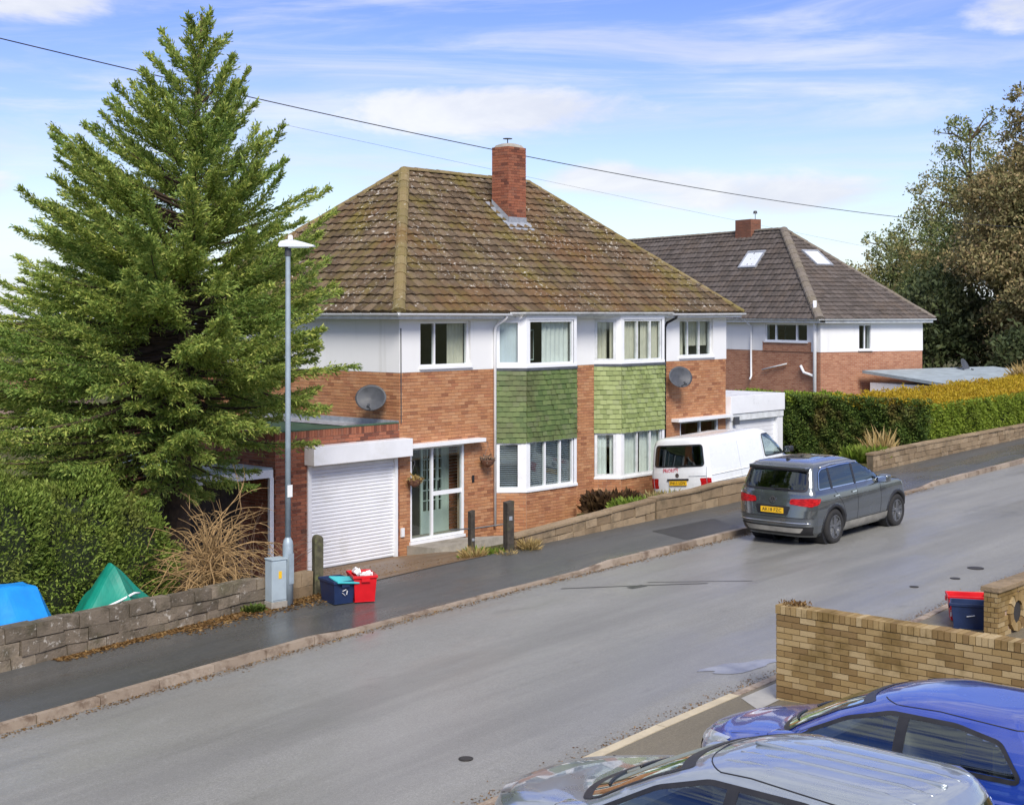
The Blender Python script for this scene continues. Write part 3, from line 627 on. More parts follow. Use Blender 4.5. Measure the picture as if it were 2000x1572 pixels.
# bays
for bi, (a, b, c, d) in enumerate(BAYS):
    core = MB().prism([(a, .0), (b, BV), (c, BV), (d, .0)], -.3, 1.13); core.prism([(a, 0), (b, BV), (c, BV), (d, 0)], 2.37, 4.12); core.prism([(a, -.0), (b, BV + .0), (c, BV + .0), (d, -.0)], 5.36, 5.44)
    bay = core.build('bay', 'mortar', house)
    ti = []
    for p, q in (((a, 0), (b, BV)), ((b, BV), (c, BV)), ((c, BV), (d, 0))):
        P, Q = Vector((*p, 0)), Vector((*q, 0)); L = (Q - P).length
        ti += tile_slope((p[0], p[1], 2.33), (Q - P), (0, 0, 1), L, 1.78, .127, .168, lambda y: -.006, lambda y, L=L: L + .006, th=.040, roll=.003, seed=bi * 5 + int(L * 10), seg=2, stag=1)
    pieces(bay, 'hanging_tile', 'hanging_tiles', ti, 'green_tile' if bi == 0 else 'lime_tile', limit=200 if bi == 0 else 200)
    o = [(a - .03, 0), (b - .015, BV - .045), (c + .015, BV - .045), (d + .03, 0)]
    MB().prism(o, 4.085, 4.15).build('lead_flashing', 'dark_lead', bay)
    MB().prism([(x, y) for x, y in o], 1.12, 1.175).build('sill', 'upvc', bay); MB().prism([(a - .01, 0), (b - .005, BV - .03), (c + .005, BV - .03), (d + .01, 0)], 4.152, 4.215).build('sill', 'upvc', bay)
    MB().prism([(a - .01, 0), (b - .004, BV - .02), (c + .004, BV - .02), (d + .01, 0)], 5.33, 5.46).build('head', 'upvc', bay)
    for (z0, z1) in ((1.175, 2.36), (4.215, 5.33)):
        MB().prism([(b - .10, BV + .09), (b - .012, BV - .012), (b + .10, BV - .012), (b + .10, BV + .06)], z0, z1).build('bay_post', 'upvc', bay); MB().prism([(c - .10, BV - .012), (c + .012, BV - .012), (c + .10, BV + .09), (c - .05, BV + .06)], z0, z1).build('bay_post', 'upvc', bay)
        up = z0 > 3; fr = 'upvc' if bi == 0 else 'upvc_worn'
        dv = () if (bi == 0 and up) else (.36, .70)
        f = window(bay, (b + .10, BV), (c - .10, BV), z0, z1, dv, fw=.055, off=-.01, sill=False, frame=fr)
        l1 = window(bay, (a + .01, -.01), (b - .10, BV + .09), z0, z1, (), fw=.075, off=-.005, sill=False, frame=fr); l2 = window(bay, (c + .10, BV + .09), (d - .01, -.01), z0, z1, (), fw=.075, off=-.005, sill=False, frame=fr)
        if bi == 0 and up:
            curtain(bay, (b, BV), (c, BV), z0 + .02, z1, .42, .98, 'curtain_white', back=.20, wl=.17); curtain(bay, (a, 0), (b, BV), z0, z1, .1, .9, 'blind', back=.16, amp=.004)
            MB().box(b + .35, b + .85, BV + .5, BV + .55, z0 + .1, z1 - .25).build('picture', 'door_green', bay); MB().box(b + .38, b + .82, BV + .49, BV + .5, z0 + .13, z1 - .28).build('picture', 'interior_dark', bay)
        elif bi == 0:
            for (p, q, nm) in (((b + .12, BV), (c - .12, BV), 0), ((a + .05, -.03), (b - .1, BV + .09), 1)):
                L, m = frame_of(p, q)
                for k in range(21):
                    z = z0 + .07 + k * .052
                    MB().add([m @ Vector(s) for s in ((.02, -.13, z), (L - .02, -.13, z), (L - .02, -.105, z + .034), (.02, -.105, z + .034))], ((0, 1, 2, 3),)).build('blind_slat', 'blind', bay, fixn=False)
        else:
            mt = 'curtain' if up else 'curtain_white'
            for s0, s1 in ((.02, .52), (.54, .98)) if up else ((.0, .46), (.52, .99)): curtain(bay, (b, BV), (c, BV), z0 + .02, z1, s0, s1, mt, back=.16, wl=.13)
            curtain(bay, (a, 0), (b, BV), z0, z1, .08, .48, mt, back=.14); curtain(bay, (a, 0), (b, BV), z0, z1, .6, .95, mt, back=.14)
# porch (outer sliding screen, inner door) and canopies
mb = MB(); mb.box(.26, 2.74, .68, .76, .2, 2.5).box(.26, .335, .222, .68, .2, 2.5).box(2.70, 2.74, .222, .68, .2, 2.5).box(.26, 2.74, .222, .68, 2.43, 2.52)
po = mb.build('porch_lining', 'render_white', house, fixn=False)
pieces(po, 'brick', 'brickwork', bricks((2.22, .68), (2.70, .68), .27, 2.42), 'old_brick', limit=100)
MB().box(.26, 2.74, .0, .76, .16, .262).build('floor', 'concrete', po)
MB().box(.62, 1.28, .64, .675, .27, 2.4).build('side_panel', 'interior_dark', po)
dr = MB().box(1.28, 1.35, .60, .675, .27, 2.35).box(2.14, 2.22, .60, .675, .27, 2.35).box(1.35, 2.14, .60, .675, 2.27, 2.35).box(1.35, 2.14, .60, .675, .27, .80).box(1.80, 1.87, .60, .675, .8, 2.27).box(1.98, 2.14, .605, .67, .8, 2.27)
for k in range(1, 6): dr.box(1.35, 1.80, .61, .665, .8 + k * .245 - .011, .8 + k * .245 + .011).box(1.87, 1.98, .61, .665, .8 + k * .245 - .011, .8 + k * .245 + .011)
for x in (1.50, 1.65): dr.box(x - .011, x + .011, .61, .665, .8, 2.27)
dr = dr.build('front_door', 'door_green', house, fixn=False); MB().box(1.35, 1.98, .64, .647, .8, 2.27).build('pane', 'tint_glass', dr); MB().box(1.825, 1.84, .56, .60, 1.25, 1.5).build('handle', 'dark_metal', dr)
def screen(parent, x0, x1, xm, z0, z1, mat):
    f = MB().box(x0, x0 + .05, -.0, .07, z0, z1).box(x1 - .07, x1, -.0, .07, z0, z1).box(x0 + .05, x1 - .07, -.0, .07, z0, z0 + .06).box(x0 + .05, x1 - .07, 0, .07, z1 - .06, z1).box(xm - .03, xm + .03, 0.001, .068, z0 + .06, z1 - .06).box(xm + .03, x1 - .07, .015, .06, z0 + .98, z0 + 1.08).build('porch_screen', mat, parent)
    MB().box(x0 + .05, xm - .03, .04, .047, z0 + .06, z1 - .06).build('pane', 'pane', f); MB().box(xm + .03, x1 - .07, .03, .037, z0 + .06, z0 + .98).build('pane', 'pane', f); MB().box(xm + .03, x1 - .07, .03, .037, z0 + 1.08, z1 - .06).build('pane', 'pane', f)
    return f
screen(house, .345, 2.115, 1.06, .27, 2.415, 'upvc'); screen(house, 10.985, 12.915, 12.0, .5, 2.415, 'upvc_worn')
mb = MB(); mb.box(10.98, 12.92, 1.12, 1.2, .4, 2.5).box(10.9, 10.975, .222, 1.2, .4, 2.5).box(12.925, 13.0, .222, 1.2, .4, 2.5).box(10.9, 13, .222, 1.2, 2.43, 2.52); mb.build('porch_lining', 'old_brick', house, fixn=False)
MB().box(.12, 2.60, -.28, -.014, 2.425, 2.515).build('canopy', 'upvc', house, bevel=.008); MB().box(10.55, 13.3, -.28, -.014, 2.425, 2.515).build('canopy', 'upvc', house, bevel=.008)
MB().box(.3, 2.12, -.06, -.0, .2, .262).build('threshold', 'upvc', house)
# landing with a rough face towards the drive
MB().add([(.22, -.02, -.1), (1.75, -.02, -.1), (1.75, -1.75, -.1), (.85, -1.75, -.1), (.22, -.9, -.1), (.22, -.02, .2), (1.75, -.02, .2), (1.75, -1.75, .44), (.85, -1.75, .44), (.22, -.9, .24)], ((4, 3, 2, 1, 0), (5, 6, 7, 8, 9), (0, 1, 6, 5), (1, 2, 7, 6), (2, 3, 8, 7), (3, 4, 9, 8), (4, 0, 5, 9))).build('step', 'concrete', house)
MB().box(.02, .12, -.05, -.013, .42, .62).build('meter_box', 'upvc', house); MB().box(2.38, 2.45, -.03, -.013, 1.45, 1.62).build('bell_plate', 'black_plastic', house)
# lintel of the shallow lamp by the door
# fascia, gutter, downpipes
fz0, fz1 = 5.36, 5.50
mb = MB(); mb.box(-.36, HW + .34, -.34, -.31, fz0, fz1).box(-.36, -.33, -.31, HD + .3, fz0, fz1).box(HW + .31, HW + .34, -.31, HD + .3, fz0, fz1)
mb.box(-.33, HW + .31, -.31, -.02, fz0 + .004, fz0 + .02); mb.box(-.33, -.02, -.02, HD, fz0 + .004, fz0 + .02); mb.build('fascia', 'upvc_worn', house, fixn=False)
def halfpipe(mb, a, b, r=.058, n=8):
    a, b = Vector(a), Vector(b); d = (b - a).normalized(); x = d.cross(Vector((0, 0, 1))).normalized()
    ring = [(math.cos(t) * r, -math.sin(t) * r) for t in (math.pi * k / n for k in range(n + 1))]; ring += [(p * .88, q * .88) for p, q in reversed(ring)]
    m = len(ring); mb.add([p + x * u + Vector((0, 0, w)) for p in (a, b) for u, w in ring], [(k, (k + 1) % m, m + (k + 1) % m, m + k) for k in range(m)] + [tuple(range(m)), tuple(range(m, 2 * m))])
mb = MB(); halfpipe(mb, (-.44, -.405, 5.49), (3.75, -.405, 5.475)); halfpipe(mb, (9.55, -.405, 5.475), (HW + .42, -.405, 5.49)); halfpipe(mb, (-.405, -.44, 5.49), (-.405, HD + .3, 5.48)); mb.build('gutter', 'upvc', house)
mb = MB(); halfpipe(mb, (3.6, -.60, 5.515), (9.75, -.60, 5.515)); halfpipe(mb, (3.3, -.40, 5.512), (3.62, -.62, 5.512)); halfpipe(mb, (9.72, -.62, 5.512), (10.05, -.40, 5.512)); mb.box(3.7, 9.65, -.55, -.30, 5.42, 5.50); mb.build('bay_gutter', 'upvc_worn', house)
MB().tube([(3.22, -.40, 5.46), (3.22, -.36, 5.36), (3.14, -.12, 5.2), (3.14, -.07, 5.1), (3.14, -.07, .32)], .036, 10).build('downpipe', 'upvc', house, smooth=True)
MB().tube([(10.3, -.40, 5.46), (10.28, -.38, 5.36), (10.2, -.12, 5.22), (10.16, -.08, 5.1), (10.16, -.07, 1.0)], .036, 10).build('downpipe', 'black_plastic', house, smooth=True)
MB().tube([(.02, -.03, 5.15), (.02, -.035, 4.2), (.03, -.03, 3.0)], .012, 6).build('cable_run', 'dark_metal', house)
# roof
E1 = Vector((-.37, -.37, EZ + .03)); EW, ED = HW + .72, HD + .72; k_ = SPAN; zr = RZT
rv = [(-.37, -.37, EZ + .01), (-.37 + EW, -.37, EZ + .01), (-.37 + EW, -.37 + ED, EZ + .01), (-.37, -.37 + ED, EZ + .01), (-.37 + SPAN, -.37 + SPAN, zr), (-.37 + EW - SPAN, -.37 + SPAN, zr)]
roof = MB().add(rv, ((0, 1, 5, 4), (1, 2, 5), (2, 3, 4, 5), (3, 0, 4), (0, 3, 2, 1))).build('roof', 'roof_tile', house)
SL = math.hypot(SPAN, zr - EZ - .01); q_ = SPAN / SL
ti = tile_slope((-.37, -.37 - .05, EZ + .0), (1, 0, 0), (0, SPAN, zr - EZ - .01), EW, SL, .295, .302, lambda y: max(0, y * q_), lambda y: EW - max(0, y * q_), seed=3, th=.055, roll=.03)
ti2 = tile_slope((-.37 - .05, -.37 + ED, EZ + .0), (0, -1, 0), (SPAN, 0, zr - EZ - .01), ED, SL, .295, .302, lambda y: max(0, y * q_), lambda y: ED - max(0, y * q_), seed=4, th=.055, roll=.03)
ti3 = tile_slope((-.37 + EW + .05, -.37, EZ + .0), (0, 1, 0), (-SPAN, 0, zr - EZ - .01), ED, SL, .295, .302, lambda y: max(0, y * q_), lambda y: ED - max(0, y * q_), seed=5, th=.055, roll=.03)
ch = (6.40, 7.10, 2.42, 3.02)
def clear_chimney(it):
    c = sum((Vector(p) for p in it[0]), Vector()) / len(it[0]); return not (ch[0] + .05 < c.x < ch[1] - .05 and ch[2] + .05 < c.y < ch[3])
pieces(roof, 'tile', 'roof_tiles', [i for i in ti if clear_chimney(i)] + ti2 + ti3, 'roof_tile', limit=300)
up = Vector((0, 0, .045)); ridge_tiles(roof, Vector(rv[0]) + up, Vector(rv[4]) + up, 'hip_tile', 'hip_tile', rad=.15); ridge_tiles(roof, Vector(rv[4]) + up, Vector(rv[5]) + up, 'hip_tile'); ridge_tiles(roof, Vector(rv[1]) + up, Vector(rv[5]) + up, 'hip_tile', 'hip_tile', rad=.12); ridge_tiles(roof, Vector(rv[3]) + up, Vector(rv[4]) + up, 'hip_tile', 'hip_tile', rad=.13)
# chimney
cz0, cz1 = 6.9, 10.02
chim = MB().box(ch[0], ch[1], ch[2], ch[3], cz0, cz1).build('chimney', 'mortar', house)
pieces(chim, 'brick', 'brickwork', bricks((ch[0], ch[2]), (ch[1], ch[2]), 7.2, cz1, start=1) + bricks((ch[0], ch[3]), (ch[0], ch[2] - .012), 7.2, cz1) + bricks((ch[1], ch[2] - .012), (ch[1], ch[3]), 7.6, cz1), 'old_brick', limit=300)
MB().lathe([(.42, 0), (.36, .07), (.2, .12), (0, .13)], 4, Matrix.Translation(((ch[0] + ch[1]) / 2, (ch[2] + ch[3]) / 2, cz1 - .005)) @ Matrix.Rotation(R(45), 4, 'Z')).build('flaunching', 'concrete', chim)
cx, cy = (ch[0] + ch[1]) / 2, (ch[2] + ch[3]) / 2
MB().tube([(cx - .05, cy, cz1 + .1), (cx - .05, cy, cz1 + .24)], .015, 6).lathe([(.13, 0), (.13, .015), (0, .03)], 16, Matrix.Translation((cx - .05, cy, cz1 + .24))).build('cowl', 'dark_metal', chim)
sl = (zr - EZ) / SPAN
def rp(v): return EZ + .01 + (v + .37) * sl
mb = MB(); v0 = ch[2] - .22
mb.add([(ch[0] - .16, v0, rp(v0) + .075), (ch[1] + .16, v0, rp(v0) + .075), (ch[1] + .16, ch[2] - .02, rp(ch[2]) + .10), (ch[0] - .16, ch[2] - .02, rp(ch[2]) + .10)], ((0, 1, 2, 3),))
mb.add([(ch[0] - .02, ch[2] - .025, rp(ch[2]) + .08), (ch[1] + .02, ch[2] - .025, rp(ch[2]) + .08), (ch[1] + .02, ch[2] - .025, rp(ch[2]) + .24), (ch[0] - .02, ch[2] - .025, rp(ch[2]) + .24)], ((0, 1, 2, 3),))
for s, x in ((-1, ch[0]), (1, ch[1])):
    mb.add([(x + s * .17, v0 + .02, rp(v0 + .02) + .08), (x + s * .17, ch[3] + .1, rp(ch[3] + .1) + .08), (x + s * .018, ch[3] + .1, rp(ch[3] + .1) + .09), (x + s * .018, v0 + .2, rp(v0 + .2) + .09)], ((0, 1, 2, 3),))
    mb.add([(x + s * .02, ch[2] - .02, rp(ch[2]) + .08), (x + s * .02, ch[3], rp(ch[3]) + .08), (x + s * .02, ch[3], rp(ch[3]) + .24), (x + s * .02, ch[2] - .02, rp(ch[2]) + .24)], ((0, 1, 2, 3),))
mb.build('flashing', 'lead', chim, fixn=False)

# ------------------------------------------------------------------ the two garages
gar = thing('garage', 'brick flat-roofed garage with white roller shutter beside the conifer', 'garage')
GU0 = -3.56
gh = [(GU0 * 0 + .86, 3.47, -.05, 2.30)]
mb = MB(); holed_wall(mb, (GU0, 0), (-.004, 0), -.3, 3.0, .22, gh); holed_wall(mb, (GU0, 5.6), (GU0, .22), -.3, 3.0, .22); mb.box(GU0 + .22, -.0, 5.4, 5.6, -.3, 2.9); mb.build('wall', 'mortar', gar, fixn=False)
pieces(gar, 'brick', 'brickwork', bricks((GU0, 0), (-.006, 0), -.06, 2.84, gh) + bricks((GU0, 5.6), (GU0, -.012), -.06, 2.84) + bricks((GU0, 0), (-.006, 0), 2.84, 3.0, bl=.075, bh=.16) + bricks((GU0, 5.6), (GU0, -.012), 2.84, 3.0, bl=.075, bh=.16), 'old_brick', limit=300)
MB().box(GU0 + .22, -.02, .22, 5.4, 2.72, 2.86).build('roof', 'felt_green', gar)
MB().box(GU0 - .02, -.03, -.02, .2, 3.0, 3.02).build('coping', 'felt_green', gar)
fl = MB().add([(-.30, .1, 2.88), (-.30, 5.4, 2.88), (-.022, 5.4, 2.96), (-.022, .1, 2.96)], ((0, 1, 2, 3),)).box(-.034, -.02, .0, 5.4, 2.9, 3.06); fl.box(-.3, -.02, .0, .21, 2.86, 3.0); fl.build('flashing', 'lead', gar)
MB().box(-2.80, .10, -.34, -.016, 2.27, 2.67).build('shutter_box', 'slat_white', gar, bevel=.012)
MB().box(-2.72, -2.62, -.05, .1, 0, 2.27).box(-.17, -.09, -.05, .1, 0, 2.27).build('door_frame', 'upvc', gar)
gd = bpy.data.objects.new('garage_door', None); COL.objects.link(gd); gd.parent = gar
nsl = 29; hs = 2.27 / nsl; me = None
for k in range(nsl):
    if me is None:
        prof = [(0, .0), (.004, .012), (hs * .3, .022), (hs * .7, .022), (hs - .004, .012), (hs, 0)]
        vs = [(x, -y, z) for x in (-2.62, -.17) for z, y in prof]; n = len(prof)
        me = bpy.data.meshes.new('slat'); me.from_pydata(vs, [], [(i, i + 1, n + i + 1, n + i) for i in range(n - 1)]); me.materials.append(M('slat_white'))
    link(me, 'slat', gd, (0, .03, k * hs + .005))
MB().box(GU0 + .25, -.05, .6, .62, 0, 2.7).build('back_panel', 'interior_dark', gar)
lt = thing('lean_to', 'white fascia and post of the dark lean-to left of the brick garage', 'lean-to', (0, 0, 0))
MB().box(-5.9, GU0 - .06, .0, .06, 2.08, 2.24).build('fascia', 'upvc', lt); MB().box(-3.72, GU0 - .06, -.02, .05, .02, 2.08).build('post', 'upvc', lt); MB().box(-5.9, GU0 - .02, .06, 5.0, 2.2, 2.28).build('roof', 'felt_grey', lt)
for k in range(9): MB().box(-5.88 + k * .24, -5.65 + k * .24, 1.0, 1.03, 0, 2.2).build('board', 'timber_dark', lt)
g2 = thing('garage', 'white fronted flat-roofed garage behind the parked van', 'garage'); x0, x1 = 13.36, 16.35
MB().box(x0, x1, .1, 5.5, .2, 2.5).build('wall', 'old_brick', g2); MB().box(x0 - .02, x1 + .03, -.18, 5.6, 2.5, 3.02).build('fascia', 'upvc', g2, bevel=.01); MB().box(x0, x1, -.15, .08, 2.30, 2.49).build('shutter_box', 'upvc_worn', g2); MB().box(x0, x0 + .3, -.12, .1, .2, 2.3).box(x1 - .3, x1, -.12, .1, .2, 2.3).build('pillar', 'upvc', g2)
gd2 = bpy.data.objects.new('garage_door', None); COL.objects.link(gd2); gd2.parent = g2
for k in range(14): MB().box(x0 + .3, x1 - .3, .0, .05, .42 + k * .134, .42 + k * .134 + .128).build('slat', 'slat_white', gd2)
MB().box(x0 + .1, x0 + .32, -.26, -.19, 2.2, 2.42).build('flood_light', 'dish_grey', g2)

# ------------------------------------------------------------------ second house, turned with the bend
H2 = thing('detached_house', 'white and brick house with brown tiled hip roof and two skylights beyond the garage', 'house', (29.75, 6.17, 0), R(-18.4))
W2, D2, B2, Z2, E2z, S2 = 5.75, 20.0, 1.0, 3.88, 5.24, 6.0
front_h = [(2.10, 2.78, 3.95, 5.02)]
side_h = [(D2 - 3.48, D2 - .77, 4.28, 5.06)]
mb = MB(); holed_wall(mb, (0, 0), (W2, 0), B2, Z2, .25); holed_wall(mb, (0, D2), (0, .25), B2, Z2, .25); mb.box(W2 - .25, W2, .25, D2, B2, E2z); mb.build('wall', 'far_brick', H2, fixn=False)
mb = MB(); holed_wall(mb, (-.015, -.015), (W2 + .015, -.015), Z2, E2z, .25, front_h); holed_wall(mb, (-.015, D2), (-.015, .235), Z2, E2z, .25, side_h + [(D2 - 3.65, D2 - .55, Z2 - .1, 4.28)]); mb.build('render_band', 'render_white', H2, fixn=False)
MB().box(-.03, .22, .57, 3.63, Z2 - .01, 4.275).build('brick_panel', 'far_brick', H2)
MB().box(.3, W2 - .3, .3, D2, 2.6, 2.7).box(.3, W2 - .3, 2.5, 2.6, 2.6, E2z).build('interior', 'interior_dark', H2)
window(H2, (2.08, -.015), (2.80, -.015), 3.95, 5.02, (.5,), fw=.05, off=-.03, gl='pane'); window(H2, (-.015, 3.48), (-.015, .77), 4.28, 5.06, (.25, .74), fw=.07, mw=.1, off=-.03)
MB().box(-.04, W2 + .3, -.33, -.3, 5.08, 5.24).box(-.33, -.3, -.3, D2, 5.08, 5.24).box(-.3, W2, -.3, -.02, 5.08, 5.1).box(-.3, -.02, -.02, D2, 5.08, 5.1).build('fascia', 'upvc_worn', H2)
mb = MB(); halfpipe(mb, (-.4, -.39, 5.24), (W2 + .4, -.39, 5.24)); halfpipe(mb, (-.39, -.4, 5.24), (-.39, D2, 5.24)); mb.build('gutter', 'upvc_worn', H2)
MB().tube([(-.12, .22, 6.0), (-.12, .22, 5.6), (-.12, .22, B2)], .075, 10).build('soil_pipe', 'upvc', H2, smooth=True)
MB().tube([(-.38, 4.4, 5.2), (-.1, 4.33, 4.9), (-.08, 4.33, 2.75), (-.2, 4.28, 2.6)], .045, 8).build('downpipe', 'upvc', H2, smooth=True); MB().tube([(-.1, .3, 2.9), (-.1, .9, 3.02), (-.1, 1.1, 3.3)], .06, 8).build('waste_pipe', 'upvc', H2, smooth=True); MB().tube([(-.08, 2.0, 3.35), (-.08, 3.6, 3.05)], .03, 8).build('waste_pipe', 'upvc_worn', H2, smooth=True)
R2z = 9.28; rv2 = [(-.37, -.37, E2z), (W2 + .37, -.37, E2z), (W2 + .37, D2, E2z), (-.37, D2, E2z), (W2 / 2, S2 - .37, R2z), (W2 / 2, D2, R2z)]
roof2 = MB().add(rv2, ((0, 1, 4), (1, 2, 5, 4), (2, 3, 5), (3, 0, 4, 5), (0, 3, 2, 1))).build('roof', 'grey_tile', H2)
SL2 = math.hypot(W2 / 2 + .37, R2z - E2z); DD = D2 + .37
tA = tile_slope((-.37 - .05, D2, E2z - .01), (0, -1, 0), (W2 / 2 + .37, 0, R2z - E2z), DD, SL2, .31, .31, lambda y: 0, lambda y: DD - y / SL2 * S2, seed=8, th=.05, seg=2)
SL3 = math.hypot(S2, R2z - E2z); FW = W2 + .74
tB = tile_slope((-.37, -.37 - .05, E2z - .01), (1, 0, 0), (0, S2, R2z - E2z), FW, SL3, .31, .31, lambda y: y / SL3 * FW / 2, lambda y: FW - y / SL3 * FW / 2, seed=9, th=.05, seg=2)
pieces(roof2, 'tile', 'roof_tiles', tA + tB, 'grey_tile', limit=300)
ridge_tiles(roof2, Vector(rv2[0]) + up, Vector(rv2[4]) + up, 'grey_hip', 'hip_tile', rad=.2); ridge_tiles(roof2, Vector(rv2[4]) + up, Vector(rv2[5]) + up, 'grey_hip'); ridge_tiles(roof2, Vector(rv2[1]) + up, Vector(rv2[4]) + up, 'grey_hip', 'hip_tile', rad=.13)
c2 = MB().box(W2 / 2 - .3, W2 / 2 + .3, 7.6, 8.75, 8.8, 9.86).build('chimney', 'far_brick_dark', H2)
MB().tube([(W2 / 2, 7.65, 9.8), (W2 / 2, 7.65, 10.25)], .015, 6).lathe([(.1, 0), (.08, .12), (0, .14)], 10, Matrix.Translation((W2 / 2, 7.65, 10.12))).build('aerial', 'dark_metal', c2)
def skylight(org, ex, ey, w, h, lift):
    ex, ey = Vector(ex).normalized(), Vector(ey).normalized(); ez = ex.cross(ey); o = Vector(org); m = Matrix((ex.to_4d(), ey.to_4d(), ez.to_4d(), (0, 0, 0, 1))).transposed(); m.translation = o; m[3] = (0, 0, 0, 1)
    m = Matrix(((ex.x, ey.x, ez.x, o.x), (ex.y, ey.y, ez.y, o.y), (ex.z, ey.z, ez.z, o.z), (0, 0, 0, 1)))
    f = MB().box(0, w, 0, .09, 0, lift, m).box(0, w, h - .09, h, 0, lift, m).box(0, .08, .09, h - .09, 0, lift, m).box(w - .08, w, .09, h - .09, 0, lift, m).build('skylight', 'lead', H2)
    MB().box(.08, w - .08, .09, h - .09, lift - .06, lift - .03, m).build('pane', 'skylight_white', f)
dA = Vector((W2 / 2 + .37, 0, R2z - E2z)).normalized(); dB = Vector((0, S2, R2z - E2z)).normalized()
pA = Vector((-.37, 7.05, E2z)) + dA * (SL2 * .555); skylight(pA, (0, -1, 0), dA, 1.25, 1.0, .13)
pB = Vector((2.45, -.37, E2z)) + dB * (SL3 * .56); skylight(pB, (1, 0, 0), dB, .95, 1.25, .13)
# its flat-roofed garage in front
g3 = thing('garage', 'low garage with pale green-grey felt roof behind the hedge', 'garage', (31.2, 4.0, 0), R(-18.4))
MB().box(0, 6.4, -3.4, .9, 1.0, 2.62).build('wall', 'render_white', g3); MB().add([(-.15, -3.6, 2.62), (7.6, -3.6, 2.66), (7.6, 1.2, 3.02), (-.15, 1.2, 3.0), (-.15, -3.6, 2.74), (7.6, -3.6, 2.78), (7.6, 1.2, 3.14), (-.15, 1.2, 3.12)], ((0, 3, 2, 1), (4, 5, 6, 7), (0, 1, 5, 4), (1, 2, 6, 5), (2, 3, 7, 6), (3, 0, 4, 7))).build('roof', 'felt_grey', g3); MB().box(-.2, 4.0, -3.66, -3.6, 2.58, 2.76).build('fascia', 'upvc', g3)
def dish(name, loc, n, label, rad=.36):
    n = Vector(n).normalized(); q = n.to_track_quat('Z', 'Y').to_matrix().to_4x4(); o = thing(name, label, 'satellite dish', loc, 0, 'satellite dishes on house walls')
    m = Matrix.Translation((0, 0, 0)) @ q @ Matrix.Diagonal((1.0, .84, 1, 1))
    MB().lathe([(0, -.05), (rad * .5, -.03), (rad * .85, .01), (rad, .04), (rad * 1.0, .05), (rad * .84, .022), (rad * .5, -.016), (0, -.036)], 28, m).build('reflector', 'dish_grey', o, smooth=True)
    tip = q @ Vector((0, -.28, .30)); MB().tube([q @ Vector((0, -.25, 0)), tip], .012, 6).build('arm', 'dark_metal', o); MB().tube([tip, tip + (q @ Vector((0, .08, -.08)))], [.035, .028], 10).build('receiver', 'dish_grey', o)
    MB().tube([-n * .04, Vector((-n.x * .1 + (.32 if abs(n.x) > abs(n.y) else 0), -n.y * .1 + (.3 if abs(n.x) <= abs(n.y) else 0), -.1))], .022, 8).build('bracket', 'dark_metal', o); return o
dish('satellite_dish', (-.36, .55, 3.56), (-.75, -.55, .3), 'round dark satellite dish on the side wall above the green garage roof')
dish('satellite_dish', (10.45, -.38, 3.70), (-.45, -.85, .3), 'dark satellite dish on the front wall right of the lime green tiles')
d3 = dish('satellite_dish', (36.2, 2.9, 3.2), (.1, -.9, .4), 'small satellite dish by the corner of the far white house', .42)
def basket(loc, label):
    o = thing('hanging_basket', label, 'hanging basket', loc, 0, 'hanging baskets by the front door')
    MB().lathe([(.04, -.17), (.12, -.12), (.17, -.02), (.17, 0), (0, -.01)], 16).build('bowl', 'pot', o); MB().tube([(0, .2, .42), (0, 0, .42), (0, 0, .36)], .008, 5).tube([(.16, 0, 0), (0, 0, .36)], .004, 4).tube([(-.16, 0, 0), (0, 0, .36)], .004, 4).build('bracket', 'dark_metal', o)
    P = rng.normal(0, .08, (160, 3)) * (1, 1, .5); leaf_mesh('plant', P, P + (0, 0, .03), .09, .35, 'leaf_straw' if loc[0] < 1 else 'dead_twig_grey', o)
basket((.27, -.22, 1.72), 'rust brown hanging basket with dried plants left of the glazed porch'); basket((2.72, -.22, 1.98), 'dark hanging basket on the brick wall right of the glazed porch')
